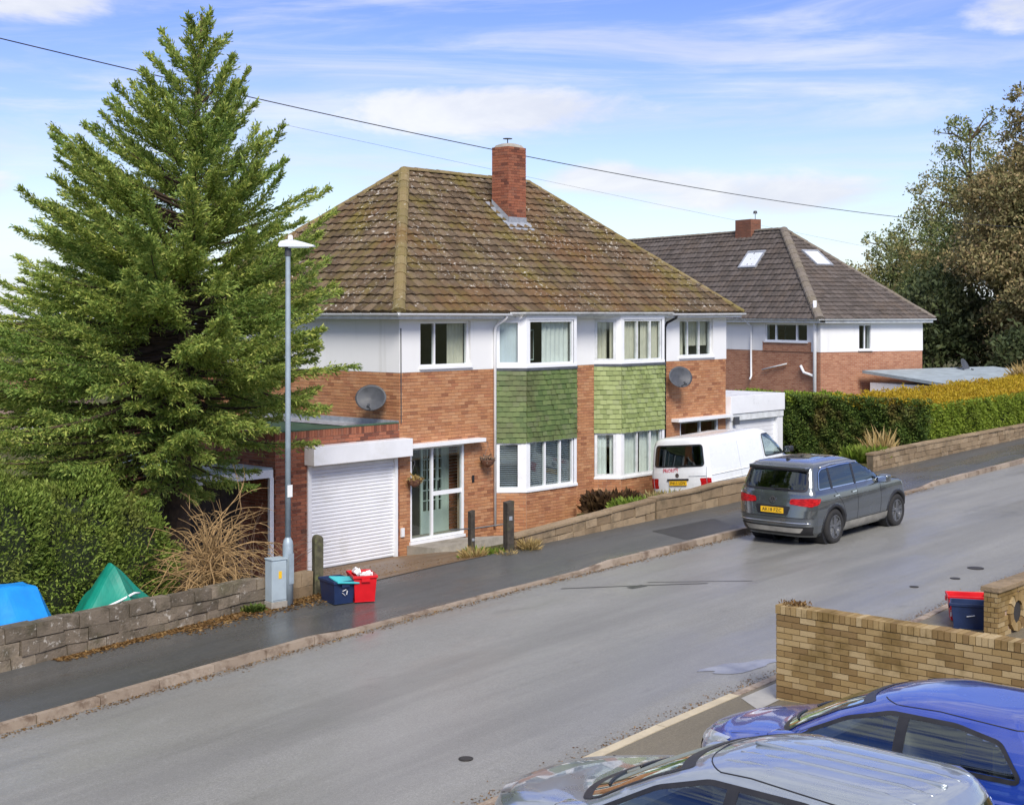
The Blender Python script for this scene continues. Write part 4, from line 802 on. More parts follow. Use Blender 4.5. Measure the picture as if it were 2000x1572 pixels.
# ------------------------------------------------------------------ vehicles
def lerpt(T, z, k): return float(np.interp(z, [r[0] for r in T], [r[k] for r in T]))
def in_poly(x, y, P):
    r = False; j = len(P) - 1
    for i in range(len(P)):
        if (P[i][1] > y) != (P[j][1] > y) and x < (P[j][0] - P[i][0]) * (y - P[i][1]) / (P[j][1] - P[i][1]) + P[i][0]: r = not r
        j = i
    return r
def cutout(kind, poly, vs):
    if kind == 'side': return all(abs(p.y) > .3 and in_poly(p.x, p.z, poly) for p in vs)
    if kind == 'rear': return all(p.x < -1.2 and in_poly(p.y, p.z, poly) for p in vs)
    return all(p.x > -.4 and in_poly(p.y, p.z, poly) for p in vs)
class Loft:
    """body as stacked plan outlines. rows: z, x_front, x_rear, half width, front corner pull, rear corner pull"""
    def __init__(s, rows, nf=3.2, nr=3.5, taper=.05): s.T = rows; s.nf, s.nr, s.k = nf, nr, taper; s.xm = 0; s.hl = max(r[1] for r in rows)
    def g(s, z): return [lerpt(s.T, z, k) for k in range(1, 6)]
    def tap(s, x): return 1 - s.k * (abs(x) / s.hl) ** 3
    def front(s, y, z): xf, xr, w, cf, cr = s.g(z); return xf - cf * min(1, abs(y) / w) ** s.nf
    def rear(s, y, z): xf, xr, w, cf, cr = s.g(z); return xr + cr * min(1, abs(y) / w) ** s.nr
    def side(s, x, z):
        xf, xr, w, cf, cr = s.g(z)
        if x > xf - cf: w *= max(0, min(1, (xf - x) / cf)) ** (1 / s.nf)
        if x < xr + cr: w *= max(0, min(1, (x - xr) / cr)) ** (1 / s.nr)
        return w * s.tap(x)
    def top(s, x, y):
        lo, hi = s.T[0][0], s.T[-1][0]; z = hi
        while z > lo:
            if s.side(x, z) >= abs(y): return z
            z -= .01
        return lo
    def body(s, name, mat, parent, arches, ra, cuts=(), levels=58, ns=84, nq=18):
        zs = sorted({r[0] for r in s.T} | {s.T[0][0] + (s.T[-1][0] - s.T[0][0]) * i / levels for i in range(levels + 1)})
        V = []; nring = 0
        for z in zs:
            xf, xr, w, cf, cr = s.g(z); ring = []
            for i in range(nq): q = -1 + 2 * i / nq; ring.append((xf - cf * abs(q) ** s.nf, q * w))
            for i in range(ns): a = i / ns; ring.append(((xf - cf) + (xr + cr - xf + cf) * a, w))
            for i in range(nq): q = 1 - 2 * i / nq; ring.append((xr + cr * abs(q) ** s.nr, q * w))
            for i in range(ns): a = i / ns; ring.append(((xr + cr) + (xf - cf - xr - cr) * a, -w))
            nring = len(ring); V += [Vector((x, y * s.tap(x), z)) for x, y in ring]
        F = [(j * nring + i, j * nring + (i + 1) % nring, (j + 1) * nring + (i + 1) % nring, (j + 1) * nring + i) for j in range(len(zs) - 1) for i in range(nring)]
        F.append(tuple((len(zs) - 1) * nring + i for i in range(nring))); F.append(tuple(reversed(range(nring))))
        wm = max(r[3] for r in s.T)
        def inside(p): return any((p.x - ax) ** 2 + (p.z - az) ** 2 < ra * ra for ax, az in arches) and abs(p.y) > wm * .45
        keep = []
        for f in F:
            c = sum((V[i] for i in f), Vector()) / len(f)
            if len(f) == 4 and inside(c): continue
            if len(f) == 4 and any(cutout(kind, poly, [V[i] for i in f]) for kind, poly in cuts): continue
            keep.append(f)
        for p in V:   # pull the cut edge onto the arch circle
            for ax, az in arches:
                d = math.hypot(p.x - ax, p.z - az)
                if abs(p.y) > wm * .45 and abs(d - ra) < .04 and d > 1e-3: k = ra / d; p.x = ax + (p.x - ax) * k; p.z = az + (p.z - az) * k
        mb = MB(); mb.add(V, keep); o = mb.build(name, mat, parent, smooth=True)
        return o
    def panel(s, name, mat, parent, poly, kind, off=.006, cell=.06, sgn=1, th=.0):
        """polygon in (x,z) for 'side', (y,z) for 'rear'/'front', laid on the body surface"""
        bm = bmesh.new(); f = bm.faces.new([bm.verts.new((a, b, 0)) for a, b in poly]); A = [p[0] for p in poly]; B = [p[1] for p in poly]
        for ax, lo, hi in ((0, min(A), max(A)), (1, min(B), max(B))):
            k = lo + cell
            while k < hi:
                nrm = (1, 0, 0) if ax == 0 else (0, 1, 0); bmesh.ops.bisect_plane(bm, geom=bm.verts[:] + bm.edges[:] + bm.faces[:], plane_co=[k * q for q in nrm], plane_no=nrm); k += cell
        for v in bm.verts:
            a, b = v.co.x, v.co.y
            if kind == 'side': v.co = (a, sgn * (s.side(a, b) + off), b)
            elif kind == 'rear': v.co = (s.rear(a, b) - off, a * s.tap(s.rear(a, b)), b)
            elif kind == 'front': v.co = (s.front(a, b) + off, a * s.tap(s.front(a, b)), b)
            elif kind == 'top': v.co = (a, b, s.top(a, b) + off)
        bmesh.ops.recalc_face_normals(bm, faces=bm.faces); me = bpy.data.meshes.new(name); bm.to_mesh(me); bm.free(); me.shade_smooth(); me.materials.append(M(mat)); return link(me, name, parent)
    def ring(s, name, mat, parent, outer, kind, off, grow, sgn=1):
        """a frame just outside the polygon"""
        cx = sum(p[0] for p in outer) / len(outer); cy = sum(p[1] for p in outer) / len(outer); P = []
        for (a, b), (e, f) in zip(outer, outer[1:] + outer[:1]):
            n = max(1, int(math.hypot(e - a, f - b) / .06)); P += [(a + (e - a) * i / n, b + (f - b) * i / n) for i in range(n)]
        V = []
        for i, (a, b) in enumerate(P):
            p, q = P[i - 1], P[(i + 1) % len(P)]; tx, ty = q[0] - p[0], q[1] - p[1]; L = math.hypot(tx, ty) + 1e-9; nx, ny = ty / L, -tx / L
            if nx * (a - cx) + ny * (b - cy) < 0: nx, ny = -nx, -ny
            for k in (-.006, grow):
                u, w = a + nx * k, b + ny * k
                if kind == 'side': V.append((u, sgn * (s.side(u, w) + off), w))
                elif kind == 'rear': V.append((s.rear(u, w) - off, u * s.tap(s.rear(u, w)), w))
                else: V.append((s.front(u, w) + off, u * s.tap(s.front(u, w)), w))
        n = len(P); return MB().add(V, [(2 * i, 2 * ((i + 1) % n), 2 * ((i + 1) % n) + 1, 2 * i + 1) for i in range(n)]).build(name, mat, parent, smooth=True)
    def both(s, name, mat, parent, poly, off=.006, cell=.06):
        for g in (1, -1): s.panel(name, mat, parent, poly, 'side', off, cell, g)
    def line(s, name, mat, parent, pts, kind='side', w=.012, off=.004, sgn=1):
        q = []
        for (a, b), (c, d) in zip(pts, pts[1:]):
            n = max(2, int(math.hypot(c - a, d - b) / .05)); q += [(a + (c - a) * i / n, b + (d - b) * i / n) for i in range(n + (1 if (c, d) == pts[-1] else 0))]
        L = []
        for a, b in q:
            if kind == 'side': L.append((a, sgn * (s.side(a, b) + off), b))
            elif kind == 'rear': L.append((s.rear(a, b) - off, a, b))
            elif kind == 'front': L.append((s.front(a, b) + off, a, b))
            else: L.append((a, b, s.top(a, b) + off))
        return MB().tube(L, w / 2, 6).build(name, mat, parent, smooth=True)
def rounded(poly, r=.06, n=4):
    out = []; m = len(poly)
    for i in range(m):
        p0, p, p1 = (Vector(poly[(i + k) % m]) for k in (-1, 0, 1)); a = (p0 - p); b = (p1 - p); ra = min(r, a.length * .45, b.length * .45); A = p + a.normalized() * ra; B = p + b.normalized() * ra
        for k in range(n + 1): t_ = k / n; out.append(tuple(A * (1 - t_) ** 2 + p * 2 * t_ * (1 - t_) + B * t_ * t_))
    return out
def wheel(parent, x, y, r, w, sgn, spokes=5, mat='alloy'):
    m = Matrix.Translation((x, y, r)) @ Matrix.Rotation(R(-90 * sgn), 4, 'X')
    o = bpy.data.objects.new('wheel', None); COL.objects.link(o); o.parent = parent
    MB().lathe([(r * .62, -w / 2), (r * .9, -w / 2), (r * .985, -w * .38), (r, -w * .2), (r, w * .2), (r * .985, w * .38), (r * .9, w / 2), (r * .68, w / 2), (r * .66, w * .3), (r * .62, -w / 2)], 36, m).build('tyre', 'tyre', o, smooth=True)
    rim = MB().lathe([(r * .67, w * .3), (r * .67, w * .46), (r * .61, w * .46), (r * .58, w * .2), (r * .58, -w * .1), (0, -w * .1)], 32, m).build('rim', mat, o)
    MB().lathe([(r * .56, -w * .08), (0, -w * .08)], 24, m).build('brake_disc', 'dark_metal', o)
    sp = MB(); sp.lathe([(r * .14, w * .0), (r * .14, w * .40), (0, w * .40)], 14, m)
    for k in range(spokes):
        for dd in (-.13, .13):
            a = 2 * math.pi * k / spokes + .3; p = Vector((math.cos(a) * r * .1, math.sin(a) * r * .1, w * .33)); q = Vector((math.cos(a + dd) * r * .62, math.sin(a + dd) * r * .62, w * .40)); sp.bar(m @ p, m @ q, r * .10, w * .12, up=m.to_3x3() @ Vector((0, 0, 1)))
    sp.build('spokes', mat, o)
def plate(parent, x, y0, z0, w, h, text, ry=0):
    p = MB().box(x - .012, x, y0 - w / 2, y0 + w / 2, z0, z0 + h).build('number_plate', 'yellow_plate', parent)
    lettering(p, text, (x - .0135, y0, z0 + h * .5), w * .86, h * .62, 'plate_ink', (R(90), 0, R(-90)))
    return p
def lettering(parent, text, loc, w, h, mat, rot, name='lettering'):
    cu = bpy.data.curves.new(name, 'FONT'); cu.body = text; cu.align_x = 'CENTER'; cu.align_y = 'CENTER'; cu.size = 1.0; cu.extrude = .002; cu.resolution_u = 2
    o = bpy.data.objects.new(name, cu); COL.objects.link(o); o.parent = parent; o.location = loc; o.rotation_euler = rot; cu.materials.append(M(mat))
    bpy.context.view_layer.update(); d = o.dimensions.copy(); me = bpy.data.meshes.new_from_object(o); bpy.data.objects.remove(o); me.transform(Matrix.Diagonal((w / max(d.x, .01), h / max(d.y, .01), 1, 1))); return link(me, name, parent, loc, rot)
def badge(parent, loc, rad, rot):
    m = Matrix.Translation(loc) @ rot; o = MB()
    n = 24
    for k in range(n):
        a, b = 2 * math.pi * k / n, 2 * math.pi * (k + 1) / n; o.bar(m @ Vector((math.cos(a) * rad, math.sin(a) * rad, 0)), m @ Vector((math.cos(b) * rad, math.sin(b) * rad, 0)), rad * .16, .008, up=m.to_3x3() @ Vector((0, 0, 1)))
    def ln(p, q): o.bar(m @ Vector((p[0] * rad, p[1] * rad, 0)), m @ Vector((q[0] * rad, q[1] * rad, 0)), rad * .15, .008, up=m.to_3x3() @ Vector((0, 0, 1)))
    ln((-.33, .9), (0, .12)); ln((.33, .9), (0, .12)); ln((-.82, .45), (-.38, -.8)); ln((-.38, -.8), (0, -.02)); ln((0, -.02), (.38, -.8)); ln((.38, -.8), (.82, .45)); o.build('badge', 'chrome', parent)
    MB().lathe([(rad, -.012), (rad, -.004), (0, -.004)], 20, m).build('badge_back', 'black_plastic', parent)
def arch_liner(parent, arches, ra, w):
    for ax, az in arches:
        for g in (1, -1):
            m = Matrix.Translation((ax, g * (w - .33), az)) @ Matrix.Rotation(R(90), 4, 'X'); MB().lathe([(ra + .015, -.27), (ra + .015, .27)], 28, m).add([m @ Vector(p) for p in ((-ra, -ra, .27 * g), (ra, -ra, .27 * g), (ra, ra, .27 * g), (-ra, ra, .27 * g))], ((0, 1, 2, 3),)).build('wheel_arch', 'black_plastic', parent, fixn=False)
def arch_trim(car, parent, arches, ra, mat, w=.07):
    for ax, az in arches:
        for g in (1, -1):
            vs = []; n = 26
            for k in range(n + 1):
                a = R(-18) + R(216) * k / n
                for rr, off in ((ra - .02, -.05), (ra - .005, .012), (ra + w, .012), (ra + w + .01, -.03)):
                    x, z = ax + math.cos(a) * rr, az + math.sin(a) * rr; vs.append((x, g * (car.side(x, max(z, car.T[0][0])) + off), z))
            MB().add(vs, [(k * 4 + j, k * 4 + j + 1, k * 4 + j + 5, k * 4 + j + 4) for k in range(n) for j in range(3)]).build('arch_trim', mat, parent, smooth=True)
def mirror(parent, loc, sgn, mat):
    o = MB().add([(.0, 0, -.02), (.0, 0, .02), (-.06, sgn * .06, -.02), (-.06, sgn * .06, .02)], ((0, 1, 3, 2),)).box(-.10, .10, sgn * .05 if sgn > 0 else -.27, .27 if sgn > 0 else -.05, -.07, .09).build('mirror', mat, parent, bevel=.035, smooth=True, loc=loc)
    MB().box(-.115, -.101, .07 if sgn > 0 else -.25, .25 if sgn > 0 else -.07, -.05, .07).build('mirror_glass', 'chrome', o)
def seat_set(parent, xs, z, w, mat='interior'):
    for x in xs:
        for y in (-w, w): MB().box(x - .25, x + .22, y - .24, y + .24, z - .3, z - .05).box(x - .3, x - .16, y - .24, y + .24, z - .05, z + .42).box(x - .28, x - .2, y - .12, y + .12, z + .44, z + .62).build('seat', mat, parent, bevel=.03)

# --- grey SUV driving up the road
suv = thing('suv', 'dark grey SUV with yellow rear plate parked on the road by the garden wall', 'car', (4.72, -8.24, rz(4.7) + .02), R(0))
suv.rotation_euler = (0, -math.atan((rz(6) - rz(3.4)) / 2.6), 0)
S = [(.20, 2.02, -2.10, .80, .5, .24), (.30, 2.17, -2.20, .87, .5, .25), (.45, 2.23, -2.25, .905, .5, .26), (.60, 2.25, -2.25, .92, .52, .25), (.75, 2.24, -2.225, .922, .55, .22), (.90, 2.19, -2.20, .915, .55, .19), (.97, 2.10, -2.19, .905, .5, .17), (1.02, 1.9, -2.18, .897, .45, .16), (1.06, 1.55, -2.17, .885, .4, .15), (1.10, 1.12, -2.155, .868, .35, .15), (1.14, .95, -2.14, .852, .3, .14),
     (1.2, .82, -2.115, .838, .26, .13), (1.3, .62, -2.07, .81, .24, .12), (1.4, .42, -2.025, .78, .24, .11), (1.5, .19, -1.98, .75, .24, .10), (1.57, .02, -1.945, .725, .24, .10), (1.615, -.10, -1.90, .69, .24, .12), (1.645, -.20, -1.84, .62, .24, .14), (1.665, -.38, -1.74, .50, .22, .2), (1.677, -.65, -1.5, .30, .2, .2)]
c = Loft(S, nr=4.5); AR = ((1.36, .355), (-1.32, .355)); SWC = [(-1.84, 1.15), (-1.72, 1.46), (-1.58, 1.53), (-.85, 1.555), (-.20, 1.545), (.12, 1.44), (.64, 1.20), (.66, 1.145)]; c.body('body', 'suv_grey', suv, AR, .42, [('side', SWC), ('rear', [(-.72, 1.15), (.72, 1.15), (.66, 1.50), (-.66, 1.50)]), ('front', [(-.70, 1.12), (.70, 1.12), (.60, 1.5), (-.60, 1.5)])])
arch_liner(suv, AR, .41, .90); arch_trim(c, suv, AR, .405, 'black_plastic', .055)
for x, z in AR:
    for g in (1, -1): wheel(suv, x, g * .80, .355, .23, g)
c.both('lower_cladding', 'muddy_trim', suv, [(-.90, .24), (.94, .24), (.93, .40), (-.88, .40)], .012); c.panel('rear_skirt', 'black_plastic', suv, [(-.80, .24), (.80, .24), (.86, .42), (-.86, .42)], 'rear', .01); c.panel('rear_trim', 'muddy_trim', suv, rounded([(-.62, .30), (.62, .30), (.70, .40), (-.70, .40)], .03), 'rear', .02); c.line('bumper_strip', 'chrome', suv, [(-.80, .50), (.80, .50)], 'rear', .025, .012)
SW = rounded([(-1.84, 1.15), (-1.72, 1.46), (-1.58, 1.53), (-.85, 1.555), (-.20, 1.545), (.12, 1.44), (.64, 1.20), (.66, 1.145)], .05)
[c.ring('window_trim', 'chrome', suv, SW, 'side', .011, .014, g) for g in (1, -1)]; c.both('side_window', 'tint_glass', suv, SW, .009)
for x in (-1.36, -.42): c.both('pillar', 'black_plastic', suv, [(x - .04, 1.13), (x + .04, 1.13), (x + .05, 1.54), (x - .03, 1.54)], .012)
c.panel('rear_window', 'tint_glass', suv, rounded([(-.72, 1.15), (.72, 1.15), (.66, 1.50), (-.66, 1.50)], .06), 'rear', .008); c.ring('rear_window_surround', 'black_plastic', suv, rounded([(-.72, 1.15), (.72, 1.15), (.66, 1.50), (-.66, 1.50)], .06), 'rear', .010, .035); c.panel('windscreen', 'car_glass', suv, rounded([(-.70, 1.12), (.70, 1.12), (.60, 1.5), (-.60, 1.5)], .05), 'front', .008)
MB().box(-2.04, -1.62, -.66, .66, 1.545, 1.59).build('spoiler', 'suv_grey', suv, bevel=.02); MB().box(-2.03, -1.9, -.655, .655, 1.515, 1.544).build('spoiler_lip', 'black_plastic', suv)
for g in (1, -1):
    lamp_ = rounded([(g * .40, .87), (g * .42, .97), (g * .88, 1.0), (g * .88, .82)], .04); c.panel('tail_light', 'red_lens', suv, lamp_, 'rear', .014, .04); c.panel('tail_light', 'red_lens', suv, rounded([(-2.12, .83), (-2.10, 1.0), (-1.84, .97), (-1.92, .88)], .03), 'side', .012, .04, g)
    c.line('roof_rail', 'chrome', suv, [(-1.62, 1.565), (-1.2, 1.59), (-.5, 1.585), (-.02, 1.54)], 'side', .035, .02, g)
    mirror(suv, (.58, g * .86, 1.13), g, 'suv_grey'); c.panel('door_handle', 'chrome', suv, rounded([(-.62, .97), (-.44, .975), (-.44, 1.0), (-.62, .995)], .01), 'side', .02, .05, g); c.panel('door_handle', 'chrome', suv, rounded([(-1.32, .96), (-1.14, .965), (-1.14, .99), (-1.32, .985)], .01), 'side', .02, .05, g)
    for x0_ in (-.40, .60): c.line('door_seam', 'black_plastic', suv, [(x0_, .42), (x0_ + .02, .8), (x0_ - .0, 1.09)], 'side', .009, .0, g)
    c.line('door_seam', 'black_plastic', suv, [(-.85, .5), (-1.0, .8), (-1.28, 1.09)], 'side', .009, .0, g); c.line('shoulder_line', 'black_plastic', suv, [(-1.95, .93), (.9, .90)], 'side', .008, .0, g)
    c.panel('head_light', 'clear_lens', suv, rounded([(g * .5, .80), (g * .5, .90), (g * .85, .92), (g * .85, .80)], .03), 'front', .008, .04)
c.panel('plate_recess', 'black_plastic', suv, rounded([(-.36, .64), (.36, .64), (.42, .82), (-.42, .82)], .04), 'rear', .004); plate(suv, c.rear(0, .72) - .012, 0, .675, .52, .112, 'AK18 FZC')
badge(suv, (c.rear(0, .93) - .018, 0, .935), .062, Matrix.Rotation(R(-90), 4, 'Y') @ Matrix.Rotation(R(-90), 4, 'Z'))
c.line('wiper', 'black_plastic', suv, [(-.02, 1.15), (-.36, 1.16)], 'rear', .03, .02); c.line('tailgate_seam', 'black_plastic', suv, [(-.86, .60), (.86, .60)], 'rear', .012, .0)
MB().prism([(-1.66, 1.655), (-1.50, 1.665), (-1.64, 1.715)], -.02, .02, axis=1).build('aerial_fin', 'black_plastic', suv)
c.panel('roof_glass', 'van_glass', suv, rounded([(-1.2, -.40), (-.25, -.40), (-.25, .40), (-1.2, .40)], .05), 'top', .006); seat_set(suv, (.0, -.9), .85, .38)

# --- white van on the neighbour's drive
van = thing('van', 'white panel van with red lettering parked in front of the neighbouring bay', 'van', (9.75, -2.55, .47), R(1.5))
van.rotation_euler = (R(-5.2), R(-1.8), R(1.5))
S = [(.24, 2.25, -2.30, .80, .5, .2), (.34, 2.36, -2.38, .87, .5, .16), (.5, 2.40, -2.41, .91, .5, .14), (.8, 2.38, -2.41, .925, .5, .13), (.92, 2.30, -2.405, .92, .45, .13), (1.0, 2.15, -2.40, .915, .42, .13), (1.06, 1.98, -2.395, .91, .4, .13), (1.12, 1.76, -2.385, .90, .34, .13), (1.3, 1.52, -2.365, .885, .26, .13), (1.5, 1.26, -2.335, .865, .24, .13), (1.7, 1.0, -2.30, .84, .22, .13), (1.80, .86, -2.275, .81, .22, .13), (1.86, .74, -2.25, .77, .22, .13), (1.905, .58, -2.20, .70, .25, .14), (1.93, .3, -2.1, .58, .25, .2), (1.945, -.2, -1.8, .35, .3, .3)]
c = Loft(S, taper=.04); AR = ((1.50, .33), (-1.42, .33)); c.body('body', 'van_white', van, AR, .385, [('side', [(.42, 1.18), (1.42, 1.18), (.98, 1.66), (.70, 1.74), (.40, 1.74)]), ('rear', [(-.76, 1.23), (.76, 1.23), (.70, 1.73), (-.70, 1.73)]), ('front', [(-.78, 1.16), (.78, 1.16), (.70, 1.78), (-.70, 1.78)])]); arch_liner(van, AR, .375, .90)
for x, z in AR:
    for g in (1, -1): wheel(van, x, g * .79, .32, .2, g, 6, 'dark_metal')
c.panel('rear_window', 'van_glass', van, rounded([(-.76, 1.23), (.76, 1.23), (.70, 1.73), (-.70, 1.73)], .07), 'rear', .010); c.ring('window_seal', 'black_plastic', van, rounded([(-.76, 1.23), (.76, 1.23), (.70, 1.73), (-.70, 1.73)], .07), 'rear', .012, .025)
c.panel('windscreen', 'car_glass', van, rounded([(-.78, 1.16), (.78, 1.16), (.70, 1.78), (-.70, 1.78)], .06), 'front', .008)
for g in (1, -1):
    c.panel('cab_window', 'car_glass', van, rounded([(.42, 1.18), (1.42, 1.18), (.98, 1.66), (.70, 1.74), (.40, 1.74)], .05), 'side', .010, .06, g); c.ring('window_seal', 'black_plastic', van, rounded([(.42, 1.18), (1.42, 1.18), (.98, 1.66), (.70, 1.74), (.40, 1.74)], .05), 'side', .012, .025, g)
    c.panel('tail_light', 'red_lens', van, rounded([(g * .84, .66), (g * .84, .92), (g * .90, .92), (g * .90, .66)], .02), 'rear', .014, .04); c.panel('tail_light', 'red_lens', van, rounded([(-2.37, .66), (-2.37, .92), (-2.27, .91), (-2.28, .66)], .02), 'side', .012, .04, g)
    mirror(van, (1.38, g * .90, 1.24), g, 'black_plastic'); c.panel('door_handle', 'black_plastic', van, rounded([(.44, 1.0), (.62, 1.0), (.62, 1.06), (.44, 1.06)], .02), 'side', .02, .05, g)
    c.line('door_seam', 'lead', van, [(.33, .34), (.33, 1.78)], 'side', .010, .0, g); c.line('door_seam', 'lead', van, [(-.85, .4), (-.85, 1.74)], 'side', .008, .0, g); c.line('body_rib', 'van_white', van, [(-2.2, .98), (1.3, .98)], 'side', .03, .004, g); c.line('body_rib', 'van_white', van, [(-2.2, .80), (.25, .80)], 'side', .025, .004, g)
    c.panel('head_light', 'clear_lens', van, rounded([(g * .52, .78), (g * .52, .93), (g * .84, .93), (g * .84, .78)], .03), 'front', .008, .04)
c.line('tailgate_seam', 'lead', van, [(-.80, .60), (-.80, 1.2)], 'rear', .010, .0); c.line('tailgate_seam', 'lead', van, [(.80, .60), (.80, 1.2)], 'rear', .010, .0); c.line('tailgate_seam', 'lead', van, [(-.8, .60), (.8, .60)], 'rear', .012, .0); c.line('panel_crease', 'lead', van, [(-.80, .97), (-.32, .97)], 'rear', .014, .002)
c.panel('rear_bumper', 'upvc_worn', van, [(-.88, .30), (.88, .30), (.88, .52), (-.88, .52)], 'rear', .04); c.panel('plate_lamp', 'black_plastic', van, [(-.34, .865), (.34, .865), (.34, .915), (-.34, .915)], 'rear', .03); plate(van, c.rear(0, .8) - .02, 0, .745, .52, .115, 'P411 LDV')
badge(van, (c.rear(0, 1.0) - .012, .02, 1.0), .05, Matrix.Rotation(R(-90), 4, 'Y') @ Matrix.Rotation(R(-90), 4, 'Z')); lettering(van, 'PRIORITY', (c.rear(.2, 1.12) - .008, .22, 1.115), .46, .10, 'red_print', (R(90), 0, R(-90))); c.line('wiper', 'black_plastic', van, [(.05, 1.20), (-.30, 1.26)], 'rear', .02, .025); MB().box(-2.12, -2.08, -.76, .76, .5, 1.78).box(.18, .22, -.8, .8, .5, 1.75).build('bulkhead_dark_sheet', 'interior_dark', van); seat_set(van, (.75,), .95, .42)  # rear box is a dark sheet standing for the shaded load space

# --- the two cars on the near drive
def hatch(name, label, loc, rz_, S, paint, arches, ra, wr, side_poly, wsn, wsn_hi, roof_ribs=False, hw=.86, cowl=(1.0, .98), pillars=(), hood_lines=True, trim=None):
    o = thing(name, label, 'car', loc, rz_, None); c = Loft(S, nf=2.6); c.body('body', paint, o, arches, ra, [('side', side_poly), ('front', wsn), ('rear', [(-.58, cowl[1] + .12), (.58, cowl[1] + .12), (.52, wsn_hi - .03), (-.52, wsn_hi - .03)])]); arch_liner(o, arches, ra - .01, hw)
    for x, z in arches:
        for g in (1, -1): wheel(o, x, g * (hw - .10), wr, .21, g)
    [c.ring('window_trim', trim or 'black_plastic', o, side_poly, 'side', .011, .03, g) for g in (1, -1)]
    c.both('side_window', 'car_glass', o, side_poly, .009)
    for x in pillars: c.both('pillar', 'black_plastic', o, [(x - .05, cowl[1] + .05), (x + .05, cowl[1] + .05), (x + .04, wsn_hi + .02), (x - .06, wsn_hi + .02)], .012)
    c.panel('windscreen', 'car_glass', o, rounded(wsn, .05), 'front', .010); c.ring('windscreen_surround', 'black_plastic', o, rounded(wsn, .05), 'front', .012, .03)
    c.panel('rear_window', 'tint_glass', o, rounded([(-.58, cowl[1] + .12), (.58, cowl[1] + .12), (.52, wsn_hi - .03), (-.52, wsn_hi - .03)], .06), 'rear', .008)
    for s_, (a, b) in ((-1, ((-.55, -.02))), (1, ((.02, .5)))): c.line('wiper', 'black_plastic', o, [(a, wsn[0][1] + .015), (b, wsn[0][1] + .07)], 'front', .022, .03)
    for g in (1, -1):
        mirror(o, (cowl[0] - .34, g * (hw - .03), cowl[1] + .01), g, paint); c.panel('head_light', 'clear_lens', o, rounded([(g * .44, .66), (g * .42, .76), (g * .78, .84), (g * .80, .70)], .03), 'front', .010, .04); c.panel('tail_light', 'red_lens', o, rounded([(g * .6, .8), (g * .6, 1.0), (g * .8, 1.0), (g * .8, .8)], .03), 'rear', .010, .04)
        c.panel('head_light', 'clear_lens', o, rounded([(S[4][1] - .52, .70), (S[4][1] - .72, .82), (S[4][1] - .50, .80)], .02), 'side', .010, .04, g)
        c.line('door_seam', 'black_plastic', o, [(cowl[0] - .25, .35), (cowl[0] - .22, cowl[1] - .04)], 'side', .009, .0, g); c.line('roof_seam', 'black_plastic', o, [(cowl[0] - 1.1, wsn_hi + .055), (cowl[0] - 1.7, wsn_hi + .07), (cowl[0] - 2.5, wsn_hi + .04)], 'side', .012, .0, g)
    c.panel('grille', 'black_plastic', o, rounded([(-.42, .50), (.42, .50), (.46, .66), (-.46, .66)], .04), 'front', .008, .05)
    if hood_lines:
        for g in (1, -1): c.line('bonnet_seam', 'black_plastic', o, [(cowl[0] + .02, g * (hw - .14)), (cowl[0] + .5, g * (hw - .20)), (cowl[0] + .80, g * (hw - .34))], 'top', .008, .0)
    if roof_ribs:
        for y in (-.42, -.21, 0, .21, .42): c.line('roof_rib', paint, o, [(cowl[0] - 1.35, y), (cowl[0] - 2.2, y), (cowl[0] - 2.9, y)], 'top', .034, -.006)
    seat_set(o, (cowl[0] - 1.1, cowl[0] - 2.0), .78, .36); MB().box(cowl[0] - .55, cowl[0] - .12, -.62, .62, .8, cowl[1] - .03).build('dashboard', 'black_plastic', o, bevel=.05)
    return o, c
S = [(.20, 1.85, -1.85, .72, .5, .3), (.30, 1.96, -1.95, .80, .55, .3), (.45, 2.0, -1.99, .85, .6, .3), (.58, 2.0, -2.0, .87, .62, .28), (.70, 1.96, -1.98, .875, .62, .28), (.78, 1.86, -1.97, .872, .58, .26), (.84, 1.68, -1.96, .865, .5, .26), (.90, 1.40, -1.95, .855, .45, .26), (.94, 1.14, -1.94, .845, .40, .26), (.97, .98, -1.93, .835, .36, .26), (1.05, .84, -1.90, .815, .30, .25), (1.15, .64, -1.84, .78, .28, .25), (1.25, .43, -1.78, .735, .27, .25), (1.34, .20, -1.72, .685, .27, .25), (1.40, .02, -1.67, .64, .28, .25), (1.44, -.14, -1.63, .58, .3, .25), (1.465, -.32, -1.55, .48, .3, .25), (1.48, -.6, -1.35, .30, .3, .25)]
sp_ = rounded([(-1.5, 1.03), (-1.30, 1.28), (-.9, 1.345), (-.3, 1.345), (.10, 1.24), (.56, 1.02)], .05)
hatch('car', 'bright blue hatchback on the near drive beside the yellow brick wall', (-10.15, -17.30, nz(-10) + .003), R(90), S, 'blue_paint', ((1.22, .31), (-1.25, .31)), .36, .31, sp_, [(-.66, 1.0), (.66, 1.0), (.52, 1.355), (-.52, 1.355)], 1.355, hw=.85, cowl=(.98, .97), pillars=(-.42,))
S = [(.22, 2.02, -2.02, .78, .5, .3), (.32, 2.12, -2.14, .85, .55, .3), (.50, 2.2, -2.2, .90, .6, .3), (.66, 2.2, -2.2, .912, .62, .28), (.80, 2.17, -2.18, .915, .62, .28), (.94, 2.08, -2.17, .91, .58, .26), (1.02, 1.90, -2.16, .90, .5, .26), (1.08, 1.58, -2.15, .89, .45, .26), (1.11, 1.30, -2.14, .88, .40, .26), (1.14, 1.10, -2.12, .868, .36, .26), (1.2, .92, -2.08, .845, .30, .25), (1.32, .68, -2.03, .81, .28, .25), (1.44, .42, -1.98, .765, .27, .25), (1.53, .20, -1.94, .715, .27, .25), (1.59, .02, -1.90, .67, .28, .25), (1.63, -.14, -1.87, .61, .3, .25), (1.655, -.32, -1.8, .51, .3, .25), (1.67, -.6, -1.65, .33, .3, .25)]
